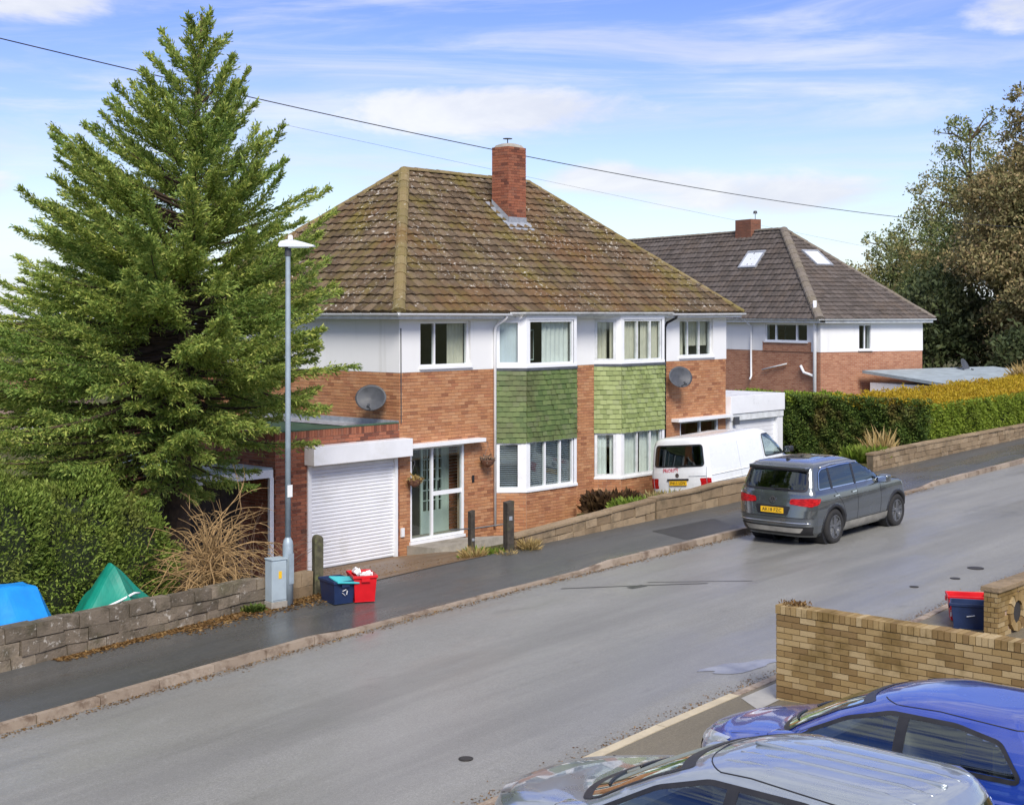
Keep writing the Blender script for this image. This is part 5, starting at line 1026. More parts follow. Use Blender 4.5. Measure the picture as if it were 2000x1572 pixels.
sp2 = rounded([(-1.75, 1.16), (-1.55, 1.46), (-1.1, 1.535), (-.3, 1.535), (.12, 1.42), (.66, 1.14)], .05)
hatch('car', 'silver grey car with ribbed roof in the foreground on the near drive', (-13.05, -17.35, nz(-13) + .003), R(90), S, 'mpv_silver', ((1.30, .34), (-1.32, .34)), .39, .335, sp2, [(-.70, 1.17), (.70, 1.17), (.56, 1.54), (-.56, 1.54)], 1.545, roof_ribs=True, hw=.89, cowl=(1.10, 1.13), pillars=(-.5,))
# ------------------------------------------------------------------ boundary walls
def stone_wall(name, label, u0, u1, v, zb, zt, mat, bl, bh, rows, cap=None, rough=.25, group=None, end=True, jt=.008):
    """coursed block wall along u; zb, zt functions of u; blocks follow the slope"""
    o = thing(name, label, 'wall', (0, 0, 0), 0, group); n = max(2, int((u1 - u0) / .5)); th = .2; core = MB()
    def fn(u, v_, z): return (u, v_ + bend(u), z)
    for i in range(n):
        a, b = u0 + (u1 - u0) * i / n, u0 + (u1 - u0) * (i + 1) / n
        core.add([fn(u, y, z) for (zz) in (0, 1) for y in (v + .02, v + th - .02) for u, z in ((a, zt(a) - .02 if zz else zb(a) - .3), (b, zt(b) - .02 if zz else zb(b) - .3))], BF)
    core.build('core', 'wall_core', o, fixn=False); items = []
    for r in range(rows):
        u = u0 - random.uniform(0, bl * .6)
        while u < u1:
            l = bl * (1 + random.uniform(-rough, rough)); a, b = max(u, u0) + .006, min(u + l, u1) - .006; u += l
            if b - a < .05: continue
            pr = random.uniform(-.004, .022); k0, k1 = (r + .03) / rows, (r + .97) / rows; vs = []
            for k in (k0, k1):
                for y in (v - pr, v + th + pr):
                    for q in (a, b):
                        z = zb(q) - .06 + (zt(q) - zb(q) + .06) * k + random.uniform(-jt, jt); vs.append(fn(q + random.uniform(-jt, jt) * .6, y + random.uniform(-jt, jt), z))
            items.append((vs, BF))
    pieces(o, 'block', 'blocks', items, mat)
    if cap:
        u = u0 - .02
        while u < u1 + .02:
            l = .62 * random.uniform(.85, 1.15); a, b = u + .004, min(u + l, u1 + .02) - .004; u += l
            if b - a < .1: continue
            jz = random.uniform(-.006, .006); MB().add([fn(q, y, z + zt(q) + jz) for z in (0.0, .055) for y in (v - .035, v + th + .035) for q in (a, b)], BF).build('coping_stone', cap, o, bevel=.006)
    return o
def wl_t(u): return float(np.interp(u, [-30, -12.3, -8.1, -7.4, -6.6], [.45, 1.06, 1.15, 1.13, 1.10]))
stone_wall('garden_wall', 'mossy grey block garden wall in front of the conifer and tarps', -24, -7.62, WV, lambda u: pz(u), wl_t, 'stone', .40, .15, 3, jt=.017, rough=.4)
stone_wall('garden_wall', 'short stub of stone wall behind the lamp post by the gatepost', -7.55, -6.62, WV, lambda u: pz(u), lambda u: 1.12, 'tan_stone', .40, .2, 2, group=None)
stone_wall('garden_wall', 'low tan block wall in front of the white bay window', -1.45, 3.2, WV, lambda u: pz(u), lambda u: float(np.interp(u, [-1.5, 3.5], [1.06, 1.35])), 'tan_stone', .46, .2, 2, 'tan_stone')
stone_wall('garden_wall', 'stretch of tan block wall running behind the rear of the grey SUV', 3.25, 8.6, WV, lambda u: pz(u), lambda u: float(np.interp(u, [3.2, 5.2, 5.25, 8.6], [1.36, 1.40, 1.44, 1.50])), 'tan_stone', .46, .2, 2, 'tan_stone')
stone_wall('garden_wall', 'long stone wall at the foot of the clipped hedge', 13.3, 44, WV, lambda u: pz(u), lambda u: pz(u) + float(np.interp(u, [13.3, 15, 24, 40], [.44, .46, .36, .36])), 'tan_stone', .40, .16, 3, 'tan_stone')
# yellow brick wall on the near side, with a brick-on-edge top
bw = thing('brick_wall', 'yellow brick wall with brick-on-edge top beside the blue car', 'wall', (-6.8, -13.98, 0)); bz0, bz1 = .5, 1.70
MB().box(.0, .215, -12, 0, .3, bz1).build('core', 'buff_mortar', bw)
it = bricks((0, 0), (0, -12), bz0, bz1, d=.010, jit=.004, start=1); it = [i for i in bricks((0, 0.0), (0.215, 0.0), bz0, bz1, d=.010)] + bricks((0, -0.0), (0, -12), bz0, bz1, d=-.0, jit=.003)
def flip(p0, p1, **k): return bricks(p1, p0, **k)
it = bricks((0, 0), (0, -12), z0=bz0, z1=bz1, d=.012, jit=.004) + bricks((.215, 0), (0, 0), z0=bz0, z1=bz1, d=.012, bl=.1075) + bricks((.215, -12), (.215, 0), z0=bz0, z1=bz1, d=.012, jit=.004)
for k in range(160):
    y1 = .012 - k * .0752; j = random.uniform(-.004, .004); it.append((bv(-.014 + j, .229 + j, y1 - .066, y1, bz1 + .008, bz1 + .112 + random.uniform(-.004, .004)), BF))
pieces(bw, 'brick', 'brickwork', it, 'buff_brick', limit=300)
P = rng.normal(0, 1, (260, 3)) * (.05, .09, .015) + (.12, -.22, bz1 + .13); leaf_mesh('moss', P, np.tile((0, 0, 1), (260, 1)), .035, .5, 'leaf_litter', bw)
# round-ended pier of the next front wall on the near side
pr = thing('garden_wall', 'tan brick front wall with a round brick ring beside the black box', 'wall', (-2.32, -14.95, rz(-2) + .06))
MB().box(.01, 7, .01, .20, -.1, .66).build('core', 'mortar', pr); ringc = (.62, .30)
def _rf(it):
    c_ = sum((Vector(p) for p in it[0]), Vector()) / 8; return math.hypot(c_.x - ringc[0], c_.z - ringc[1]) > .30
pieces(pr, 'brick', 'brickwork', [i for i in bricks((0, 0), (7, 0), z0=.0, z1=.66, d=.012, jit=.004) if _rf(i)] + bricks((0, .21), (0, 0), z0=0, z1=.66, d=.012, bl=.1075), 'buff_brick', limit=200)
for k in range(11): MB().box(-.03 + k * .64, .60 + k * .64, -.04, .25, .66, .735).build('coping_stone', 'tan_stone', pr, bevel=.012)
rm = Matrix.Translation((ringc[0], -.004, ringc[1])) @ Matrix.Rotation(R(90), 4, 'X')
for k in range(12):
    a0, a1 = 2 * math.pi * k / 12 + .03, 2 * math.pi * (k + 1) / 12 - .03; MB().add([rm @ Vector((r_ * math.cos(a_), r_ * math.sin(a_), h_)) for h_ in (-.02, .045) for r_ in (.17, .29) for a_ in (a0, a1)], BF).build('ring_brick', 'buff_brick', pr)
MB().lathe([(.17, .012), (0, .006)], 24, rm).build('shade_disc', 'interior_dark', pr)  # flat dark disc stands in for the shade of a recess

# ------------------------------------------------------------------ lamp column, cabinet, posts, boxes
lp = thing('lamp_post', 'tall slim grey street lamp in front of the conifer', 'street lamp', (-7.32, -4.99, pavz(-7.3, -5)))
MB().lathe([(.088, -.1), (.088, .99), (.075, 1.06), (.05, 1.10), (.048, 1.12)], 16).build('base', 'galv', lp, smooth=True); MB().lathe([(.049, 1.08), (.046, 3.5), (.041, 5.83), (.041, 5.87)], 14).build('column', 'galv', lp, smooth=True)
MB().box(-.052, .052, -.054, -.049, 1.78, 1.98).build('number_label', 'litter_white', lp); MB().box(-.05, .05, -.094, -.086, .35, .85).build('access_door', 'galv', lp)
hm = Matrix.Translation((0, 0, 5.91)) @ Matrix.Rotation(R(-48), 4, 'Z')
prof = [(-.14, .0), (-.15, .05), (-.12, .10), (-.02, .125), (.12, .115), (.24, .085), (.38, .045), (.44, .03), (.44, .0)]
hd = MB(); n = len(prof); vs = []
for y, k in ((-.13, .55), (-.09, .9), (0, 1), (.09, .9), (.13, .55)): vs += [hm @ Vector((x * (1 if abs(y) < .1 else .93), y, max(z * k, 0))) for x, z in prof]
hd.add(vs, [(j * n + i, j * n + i + 1, (j + 1) * n + i + 1, (j + 1) * n + i) for j in range(4) for i in range(n - 1)] + [(j * n, (j + 1) * n, (j + 1) * n + n - 1, j * n + n - 1) for j in range(4)] + [tuple(range(n)), tuple(4 * n + i for i in range(n))]); hd.build('lantern', 'lamp_white', lp, smooth=False)
MB().box(.02, .36, -.09, .09, -.02, .0, hm).build('diffuser', 'clear_lens', lp); MB().tube([(0, 0, 5.76), (0, 0, 5.93)], .055, 12).build('collar', 'dark_metal', lp); MB().lathe([(.042, 0), (.042, .05), (.03, .075), (0, .08)], 12, hm @ Matrix.Translation((.04, 0, .12))).build('photocell', 'litter_white', lp)
cb = thing('utility_cabinet', 'narrow grey metal cabinet standing left of the lamp post', 'cabinet', (-7.53, -4.98, pavz(-7.5, -5) - .02), R(-8))
MB().box(-.17, .13, -.10, .14, 0, .12).build('plinth', 'concrete', cb, bevel=.008); MB().box(-.16, .12, -.09, .13, .12, .80).build('body', 'cabinet_grey', cb, bevel=.012); MB().box(-.145, .105, -.10, -.088, .15, .775).build('door', 'cabinet_grey', cb, bevel=.004); MB().box(-.17, .13, -.105, .14, .80, .825).build('lid', 'cabinet_grey', cb, bevel=.006); MB().box(-.04, .02, -.104, -.101, .50, .62).build('warning_label', 'yellow_plate', cb)
def post(name, label, loc, h, w, mat, top='flat', rz_=0):
    o = thing(name, label, 'post', loc, rz_); 
    if top == 'round': 
        prof = [(-w / 2, -.3), (w / 2, -.3), (w / 2, h - w * .5)] + [(w / 2 * math.cos(a), h - w * .5 + w * .5 * math.sin(a)) for a in (math.pi * k / 8 for k in range(1, 8))] + [(-w / 2, h - w * .5)]
        MB().prism(prof, -w * .45, w * .45, axis=1).build('shaft', mat, o)
    else: MB().add(bv(-w / 2, w / 2, -w / 2, w / 2, -.3, h)[:4] + [(-w / 2, -w / 2, h - .04), (w / 2, -w / 2, h), (-w / 2, w / 2, h - .03), (w / 2, w / 2, h - .005)], BF).build('shaft', mat, o)
    return o
post('gatepost', 'mossy round-topped timber gatepost behind the recycling boxes', (-6.50, -4.78, pz(-6.5)), 1.0, .155, 'timber_mossy', 'round', R(-20))
gp = post('gatepost', 'thin dark timber post set back near the porch step', (-2.12, -4.25, .62), 1.02, .10, 'timber_dark', rz_=R(-10)); MB().box(-.03, .03, -.062, -.05, .42, .47).build('latch', 'lead', gp)
gp = post('gatepost', 'thick dark timber gatepost at the end of the tan block wall', (-1.62, -4.78, pz(-1.6)), .98, .155, 'timber_dark', rz_=R(-15)); MB().box(-.04, .03, -.09, -.075, .60, .68).build('latch', 'lead', gp)
br = thing('gate_bar', 'thin dark metal bar linking the two timber gateposts', 'bar', (0, 0, 0)); MB().tube([(-2.5, -4.05, 1.27), (-2.12, -4.25, 1.275), (-1.62, -4.72, 1.36)], .014, 8).build('bar', 'dark_metal', br)
def crate(label, loc, rz_, mat, lid=None, group='recycling boxes', mark=None, L=.58, W=.40, H=.38):
    o = thing('recycling_box', label, 'box', loc, rz_, group); t_, k = .012, .84; mb = MB()
    def ring(sx, sy, z): return [(-sx, -sy, z), (sx, -sy, z), (sx, sy, z), (-sx, sy, z)]
    rings = [ring(L / 2 * k, W / 2 * k, 0), ring(L / 2 * .97, W / 2 * .97, H - .05), ring(L / 2 * 1.05, W / 2 * 1.05, H - .045), ring(L / 2 * 1.05, W / 2 * 1.05, H), ring(L / 2 * .97, W / 2 * .97, H), ring(L / 2 * .82, W / 2 * .82, .02)]
    vs = [p for r_ in rings for p in r_]; fs = [(0, 1, 2, 3), (20, 21, 22, 23)] + [(i * 4 + j, i * 4 + (j + 1) % 4, (i + 1) * 4 + (j + 1) % 4, (i + 1) * 4 + j) for i in range(5) for j in range(4)]
    mb.add(vs, fs).build('tub', mat, o, bevel=.007)
    for s_ in (-1, 1): MB().box(s_ * L * .535 - .01, s_ * L * .535 + .01, -.07, .07, H - .10, H - .045).build('handle', mat, o)
    if lid: MB().box(-L * .52, L * .10, -W * .5, W * .5, H + .005, H + .03).build('lid', lid, o, bevel=.008, rot=(R(6), R(-8), 0))
    if mark:
        for k_ in range(3):
            a = 2 * math.pi * k_ / 3 + .5; b = a + 1.5; MB().bar(Vector((-L * .49 - .004, math.cos(a) * .05, H * .5 + math.sin(a) * .05)), Vector((-L * .49 - .004, math.cos(b) * .05, H * .5 + math.sin(b) * .05)), .006, .022, up=(1, 0, 0)).build('recycling_mark', 'litter_white', o)
        MB().bar(Vector((-.06, -W * .475 - .006, H * .5)), Vector((.06, -W * .475 - .006, H * .56)), .006, .05, up=(0, 1, 0)).build('recycling_mark', 'litter_white', o)
    return o
b = crate('navy blue recycling box with a teal lid by the gatepost', (-6.62, -5.42, pavz(-6.6, -5.4) + .004), R(75), 'box_blue', 'teal_lid', mark=1)
b = crate('bright red open recycling box beside the navy one', (-6.25, -5.62, pavz(-6.2, -5.6) + .004), R(60), 'box_red', None, H=.44)
mb = MB()
for k in range(14): p = rng.normal(0, 1, 3) * (.09, .07, .03); m = Matrix.Translation((p[0], p[1], .40 + p[2])) @ Matrix.Rotation(p[0] * 20, 4, 'X') @ Matrix.Rotation(p[1] * 30, 4, 'Y'); mb.box(-.05, .05, -.035, .035, -.02, .02, m)
mb.build('litter', 'litter_white', b)
b = crate('black recycling box standing at the end of the tan brick front wall', (-1.80, -14.31, np.interp(-14.31, [-15.6, -13.495], [nz(-1.8), nk(-1.8)]) + .004), R(-66), 'box_blue', None, mark=1)
b = crate('red recycling box half hidden behind the black one', (-1.30, -14.02, np.interp(-14.02, [-15.6, -13.495], [nz(-1.3), nk(-1.3)]) + .002), R(-60), 'box_red', None)
# ------------------------------------------------------------------ tarps behind the left wall
def tarp(name, label, loc, pts, mat, seed):
    """a sheet thrown over something: ridge of peaks falling in folds"""
    o = thing(name, label, 'tarpaulin', loc); n = 34; rr = np.random.default_rng(seed); ph = rr.uniform(0, 6, 6)
    def f(a, b):
        x, y = (a - .5) * 2, (b - .5) * 2; h = pts(x, y); c_ = math.sin(5 * x + ph[0] + 1.5 * math.sin(3 * y)) + .6 * math.sin(9 * x - 4 * y + ph[1]) + .5 * math.sin(11 * y + 6 * x + ph[2])
        return (x * 1.0, y * .8, max(h, -.1) + .05 * c_ * min(1, max(0, 1.5 - h)) - .05 * abs(math.sin(3.2 * x + ph[3])) * max(0, 1 - h))
    MB().grid(f, n, n).build('sheet', mat, o, smooth=False, fixn=False); return o
tarp('tarpaulin', 'bright blue tarpaulin draped over a heap behind the left wall', (-11.75, -3.85, .20), lambda x, y: 1.30 - .10 * abs(x + .1) - 1.0 * max(0, abs(y) - .28) - 1.9 * max(0, x - .42) - .6 * max(0, -x - .6), 'tarp_blue', 1)
g_ = tarp('tarpaulin', 'green tarpaulin peaked like a tent behind the left wall', (-9.75, -3.75, .36), lambda x, y: 1.18 - 1.35 * max(0, -(x + .12)) - .85 * max(0, x + .12) - .75 * max(0, abs(y) - .1) - .25 * max(0, .5 - abs(x - .25)) * (1 if y < 0 else 0), 'tarp_green', 2)
MB().tube([(-.50, -.42, .60), (-.25, -.46, .68), (.0, -.46, .76), (.12, -.42, .74)], .02, 6).build('white_hem', 'litter_white', g_, smooth=True)
# ------------------------------------------------------------------ overhead cables
def cable(label, pts, r=.012):
    o = thing('overhead_cable', label, 'cable', (0, 0, 0)); P = [Vector(p) for p in pts]; out = []
    for i in range(len(P) - 1):
        L = (P[i + 1] - P[i]).length
        for k in range(16): a = k / 16; q = P[i].lerp(P[i + 1], a); out.append(q - Vector((0, 0, L * .006 * 4 * a * (1 - a))))
    out.append(P[-1]); MB().tube(out, r, 5).build('wire', 'cable', o)
def wire(label, A, B, tm, zA, zM, zB, r=.012):
    o = thing('overhead_cable', label, 'cable', (0, 0, 0)); out = []
    for k in range(61):
        t_ = k / 60; z = zA * (t_ - tm) * (t_ - 1) / (tm) + zM * t_ * (t_ - 1) / (tm * (tm - 1)) + zB * t_ * (t_ - tm) / (1 - tm)
        out.append((A[0] + (B[0] - A[0]) * t_, A[1] + (B[1] - A[1]) * t_, z))
    MB().tube(out, r, 5).build('wire', 'cable', o, fixn=False)
# ------------------------------------------------------------------ vegetation
def rot_about(v, ax, ang): return Matrix.Rotation(ang, 3, ax) @ v
def conifer(name, label, loc, H, tips, nb, mat, leaves=9, ll=.11, leafw=.28, trunk_r=.22, seed=1, lean=(0, 0), off=(0, 0)):
    """branches leave the trunk and carry flat feathery sprays; tips: (height, reach) outline of the crown"""
    o = thing(name, label, 'tree', loc, 0); rr = random.Random(seed); P = []; D = []; wood = MB(); zt = [k[0] for k in tips]; rt_ = [k[1] for k in tips]
    def trunk(z): t = z / H; return Vector((lean[0] * t + .10 * math.sin(3 * t + seed), lean[1] * t + .08 * math.cos(4 * t), z))
    MB().tube([trunk(H * k / 14) - Vector((0, 0, .4 if k == 0 else 0)) for k in range(15)], [trunk_r * (1 - .95 * k / 14) * (1.35 if k == 0 else 1) for k in range(15)], 10).build('trunk', 'bark', o, smooth=True)
    zz = np.linspace(zt[0], zt[-1], 200); w = np.interp(zz, zt, rt_) + .25; cw = np.cumsum(w) / w.sum()
    for i in range(nb):
        z = float(np.interp((i + rr.random()) / nb, cw, zz)); az = i * 2.39996 + rr.uniform(-.25, .25)
        full = float(np.interp(z, zt, rt_)) * (1 + .13 * math.sin(az * 3 + z * 1.3) + .10 * math.sin(az * 5 - z * 2.7)); k = rr.choice((1, 1, 1.08, .8, .6, .9)) * rr.uniform(.86, 1.10); r = max(.12, full * k); rel = (z - zt[0]) / (zt[-1] - zt[0])
        if math.sin(az * 4 + z * 2.1) * math.sin(z * 3.3 + az) > .72 and rel < .8: continue
        el = R(float(np.interp(rel, [0, .25, .5, .8, 1], [-16, -2, 14, 36, 55])) + rr.uniform(-9, 9)); z0 = min(max(z - r * math.tan(el), H * .09), H * .985); a = trunk(z0)
        b = Vector((off[0] * (1 - rel) + a.x + r * math.cos(az), off[1] * (1 - rel) + a.y + r * math.sin(az), z)); L = (b - a).length; h = Vector((math.cos(az), math.sin(az), 0)); side = Vector((-h.y, h.x, 0)); c = a.lerp(b, .55) + Vector((0, 0, -.10 * L)) + side * rr.uniform(-.12, .12) * L
        n = max(5, int(L / .13)); pts = []
        for q in range(n + 1):
            s = q / n; p = a * (1 - s) ** 2 + c * 2 * s * (1 - s) + b * s * s; pts.append(p)
            if s < .30 and L > .9: continue
            d = ((c - a) * (1 - s) + (b - c) * s).normalized()
            for tw in range(8 if s < .97 else 10):
                f_ = rr.uniform(-1, 1); t_ = (d * rr.uniform(.75, 1.25) + side * f_ * .95 + Vector((0, 0, rr.uniform(-.34, .26) - .12 * abs(f_)))).normalized(); tl = (.15 + .30 * min(L, 3.2) * .42 * math.sin(math.pi * min(1, .18 + s * .80))) * rr.uniform(.55, 1.2)
                cur = p.copy(); dirn = t_.copy()
                for m in range(leaves):
                    dirn = (dirn + Vector((rr.gauss(0, .09), rr.gauss(0, .09), -.02 + .05 * rel))).normalized(); cur = cur + dirn * tl / leaves
                    P.append(tuple(cur)); D.append((dirn.x + rr.gauss(0, .38), dirn.y + rr.gauss(0, .38), dirn.z + rr.gauss(0, .34)))
        st = pts[:: max(1, len(pts) // 5)]; wood.tube(st, [max(.005, trunk_r * .16 * (L / 3.3) * (1 - .85 * q / max(1, len(st) - 1))) for q in range(len(st))], 4, cap=False)
    for q in range(160): zq = H * (.93 + .08 * q / 160); c_ = trunk(zq); P.append((c_.x + rr.gauss(0, .03), c_.y + rr.gauss(0, .03), zq)); D.append((rr.gauss(0, .5), rr.gauss(0, .5), .9))
    wood.build('branches', 'bark', o, fixn=False); leaf_mesh('crown', np.array(P), np.array(D), ll, leafw, mat, o, jit=.12, bend=.05); return o
TIPS = ((1.9, 1.5), (2.5, 2.4), (3.1, 3.05), (3.9, 3.4), (4.8, 3.5), (5.7, 3.35), (6.7, 3.05), (7.3, 2.75), (8.2, 2.3), (9.1, 1.8), (9.6, 1.3), (10.2, .8), (10.8, .38), (11.05, .1))
conifer('conifer_tree', 'large feathery green conifer left of the brick garage', (-6.62, -.88, .05), 11.05, [(a_, b_ * .93) for a_, b_ in TIPS], 540, 'conifer', leaves=9, ll=.085, seed=3, trunk_r=.30, leafw=.30, lean=(.30, -.36), off=(-.75, .62))
# loose-crowned far trees
def broad(name, label, loc, H, blobs, n, mat, ll, seed, trunk_r=.35, group=None, trunk_h=None, limbs=8):
    o = thing(name, label, 'tree', loc, 0, group); rr = random.Random(seed); g = np.random.default_rng(seed); th = trunk_h or H * .9
    MB().tube([(0.1 * math.sin(k), .1 * math.cos(k * 1.7), th * k / 8 - (.5 if k == 0 else 0)) for k in range(9)], [trunk_r * (1 - .85 * k / 8) for k in range(9)], 8).build('trunk', 'bark', o, smooth=True)
    wd = MB(); P = []; tot = sum(b[3] ** 2 * b[4] for b in blobs)
    for (x, y, z, r, h) in blobs:
        m = int(n * r * r * h / tot); u = g.normal(0, 1, (m, 3)); u /= np.linalg.norm(u, axis=1, keepdims=True); rad = g.uniform(.25, 1.0, (m, 1)) ** .45
        # gather leaves in small sprays so that gaps open between them
        k = max(4, m // 24); cen = u[:k] * rad[:k]; idx = g.integers(0, k, m); p = cen[idx] + g.normal(0, .10, (m, 3)); p = p * (r, r, h) + (x, y, z); P.append(p)
        for q in range(limbs if r > 1.2 else 3): c_ = cen[q % k] * (r, r, h) + (x, y, z); b0 = Vector((0, 0, max(.5, min(th * .95, z - h * .4)))); wd.tube([b0, b0.lerp(Vector(c_), .55) + Vector((0, 0, .2)), Vector(c_)], [trunk_r * .28, trunk_r * .16, .02], 5, cap=False)
    wd.build('limbs', 'bark', o, fixn=False); P = np.concatenate(P); leaf_mesh('crown', P, g.normal(0, 1, (len(P), 3)) + (0, 0, .3), ll, .5, mat, o, jit=.3); return o
gr = 'trees beyond the second house'
def colum(H, r, n=9, seed=0, top=.25):
    q = random.Random(seed); B = []
    for k in range(n):
        t = k / (n - 1); z = H * (.10 + .86 * t); rr = r * float(np.interp(t, [0, .3, .7, 1], [.9, 1.0, .62, top])); B += [(q.uniform(-.4, .4) * rr, q.uniform(-.4, .4) * rr, z, rr * .8, H / n * .95), (q.uniform(-.75, .75) * rr, q.uniform(-.75, .75) * rr, z + q.uniform(-.5, .5), rr * .5, H / n * .8), (q.uniform(-.85, .85) * rr, q.uniform(-.85, .85) * rr, z + q.uniform(-.6, .6), rr * .4, H / n * .6)]
    return B
broad('evergreen_tree', 'huge brownish green tree at the right edge behind the hedge', (57.2, 6.2, 1.2), 18.5, colum(20.0, 5.8, 11, 2, .30), 190000, 'leaf_brown', .23, 5, .5, gr)
broad('evergreen_tree', 'tall airy tree with see-through top left of the huge brownish tree', (64.0, 15.0, 1.0), 18.0, [(0.5, .5, 13.8, 2.2, 2.4), (-.6, .8, 15.8, 1.2, 1.4), (1.2, -1.2, 16.3, 1.1, 1.3), (-1.8, 1.6, 11.6, 1.9, 1.7), (.5, -.5, 10.5, 3.0, 2.6), (-2.2, 2.2, 8.6, 2.6, 2.2), (1.5, -2.5, 8, 3.0, 2.4), (0, 0, 6.2, 4.0, 3.0), (-1.5, 2, 4, 4, 2.6)], 48000, 'leaf_olive', .21, 6, .3, gr, limbs=6)
broad('evergreen_tree', 'lower olive tree rising just behind the white house roof', (72.0, 24.5, .8), 10.5, [(0, 0, 8.4, 1.6, 1.8), (1.5, -1.5, 7.4, 2.4, 2.0), (-1.6, 1.6, 6.2, 2.2, 2.0), (0, 0, 4.6, 3.6, 2.6), (-1, 1, 9.6, .7, 1.1), (2.4, -2.4, 9.4, 1.6, 2.0)], 34000, 'leaf_olive', .21, 7, .28, gr)
broad('evergreen_tree', 'dark evergreen bush between the white house and the huge tree', (55.5, 13.2, 1.2), 6.5, [(0, 0, 4.6, 2.4, 2.2), (1.5, -1.5, 3.0, 2.8, 2.0), (-1, 1, 2.4, 2.4, 1.8), (3, -4, 2.6, 3.0, 1.8)], 11000, 'leaf_evergreen', .34, 8, .2, gr)
broad('evergreen_tree', 'dark evergreen at the foot of the huge brownish tree', (50.5, 5.5, 1.2), 4.2, [(0, 0, 2.2, 2.2, 1.7), (2.0, -2.4, 2.0, 2.4, 1.6), (4, -5, 2.0, 2.6, 1.5)], 9000, 'leaf_evergreen', .3, 9, .2, gr)
# ---------------- hedges: a dark core with leaves all over its faces
def face_points(n, c, e1, e2, nrm, bump, seed):
    g = np.random.default_rng(seed); a = g.uniform(0, 1, (n, 1)); b = g.uniform(0, 1, (n, 1)); c, e1, e2, nrm = (np.array(k, float) for k in (c, e1, e2, nrm)); L1, L2 = np.linalg.norm(e1), np.linalg.norm(e2); ph = g.uniform(0, 6, 8)
    w = sum(np.sin(a * L1 * f1 + ph[i]) * np.sin(b * L2 * f2 + ph[i + 4]) for i, (f1, f2) in enumerate(((1.3, 1.9), (2.9, 2.3), (5.1, 4.4), (9.0, 8.0)))) * bump * .45
    P = c + e1 * a + e2 * b + nrm * (w + g.uniform(-.16, .02, (n, 1))); return P, np.tile(nrm, (n, 1))
hd = thing('hedge', 'clipped hedge with sunlit golden top and green face behind the stone wall', 'hedge', (0, 0, 0)); u0, va, vb, zt_ = 17.7, -4.35, -1.2, 2.78  # leaf colours split by facing put light and shade into the foliage
mb = MB(); mb.box(u0 + .2, 46, va + .22, vb, .9, zt_ - .16).box(u0 + .2, 19.5, vb, 3.0, .8, zt_ - .05); mb.build('core', 'hedge_core', hd)
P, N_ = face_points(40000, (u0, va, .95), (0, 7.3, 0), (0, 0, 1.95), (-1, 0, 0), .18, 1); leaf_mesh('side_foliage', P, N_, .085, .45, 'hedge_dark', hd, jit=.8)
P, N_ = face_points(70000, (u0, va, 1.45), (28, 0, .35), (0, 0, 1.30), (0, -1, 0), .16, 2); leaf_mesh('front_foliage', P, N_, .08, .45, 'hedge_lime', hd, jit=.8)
P, N_ = face_points(70000, (u0, va, zt_ - .06), (28, 0, .35), (0, vb - va + .2, .12), (0, 0, 1), .15, 3); leaf_mesh('top_foliage', P, N_, .085, .45, 'hedge_gold_sunlit', hd, jit=.7)  # golden tone is sunlight put into the colour, partly trimmed growth
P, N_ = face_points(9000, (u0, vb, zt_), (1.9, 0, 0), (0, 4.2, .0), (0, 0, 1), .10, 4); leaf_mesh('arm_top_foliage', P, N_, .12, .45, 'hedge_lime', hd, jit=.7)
lh = thing('hedge', 'tall shaggy bright green hedge at the left below the conifer', 'hedge', (0, 0, 0))
def lump(cx, cy, z0, z1, rx, ry, n, seed, mat='hedge_green'):
    g = np.random.default_rng(seed); u = g.normal(0, 1, (n, 3)); u /= np.linalg.norm(u, axis=1, keepdims=True); ph = g.uniform(0, 6, 6); f = 1 + .16 * np.sin(u[:, 0] * 5 + ph[0]) * np.sin(u[:, 2] * 6 + ph[1]) + .10 * np.sin(u[:, 1] * 11 + ph[2]) * np.sin(u[:, 2] * 12 + ph[3]); P = u * f[:, None] * g.uniform(.86, 1.03, (n, 1)) * (rx, ry, (z1 - z0) / 2) + (cx, cy, (z0 + z1) / 2)
    leaf_mesh('foliage', P, u + (0, 0, .25), .075, .42, mat, lh, jit=.6); MB().lathe([(0, -1), (.5, -.85), (.86, -.4), (.93, 0), (.82, .45), (.5, .8), (0, .93)], 14, Matrix.Translation((cx, cy, (z0 + z1) / 2)) @ Matrix.Diagonal((rx * .84, ry * .84, (z1 - z0) / 2 * .86, 1))).build('core', 'hedge_core', lh)
for i, (x, y, z1, rx, ry, n) in enumerate(((-8.5, -1.9, 2.35, .95, .8, 20000), (-9.6, -1.9, 2.75, 1.2, .9, 28000), (-11.1, -1.8, 3.1, 1.25, 1.0, 28000), (-12.6, -1.9, 3.15, 1.3, 1.0, 16000), (-14.6, -2, 2.9, 1.5, 1, 5000))): lump(x, y, -.5, z1, rx, ry, n, 20 + i)
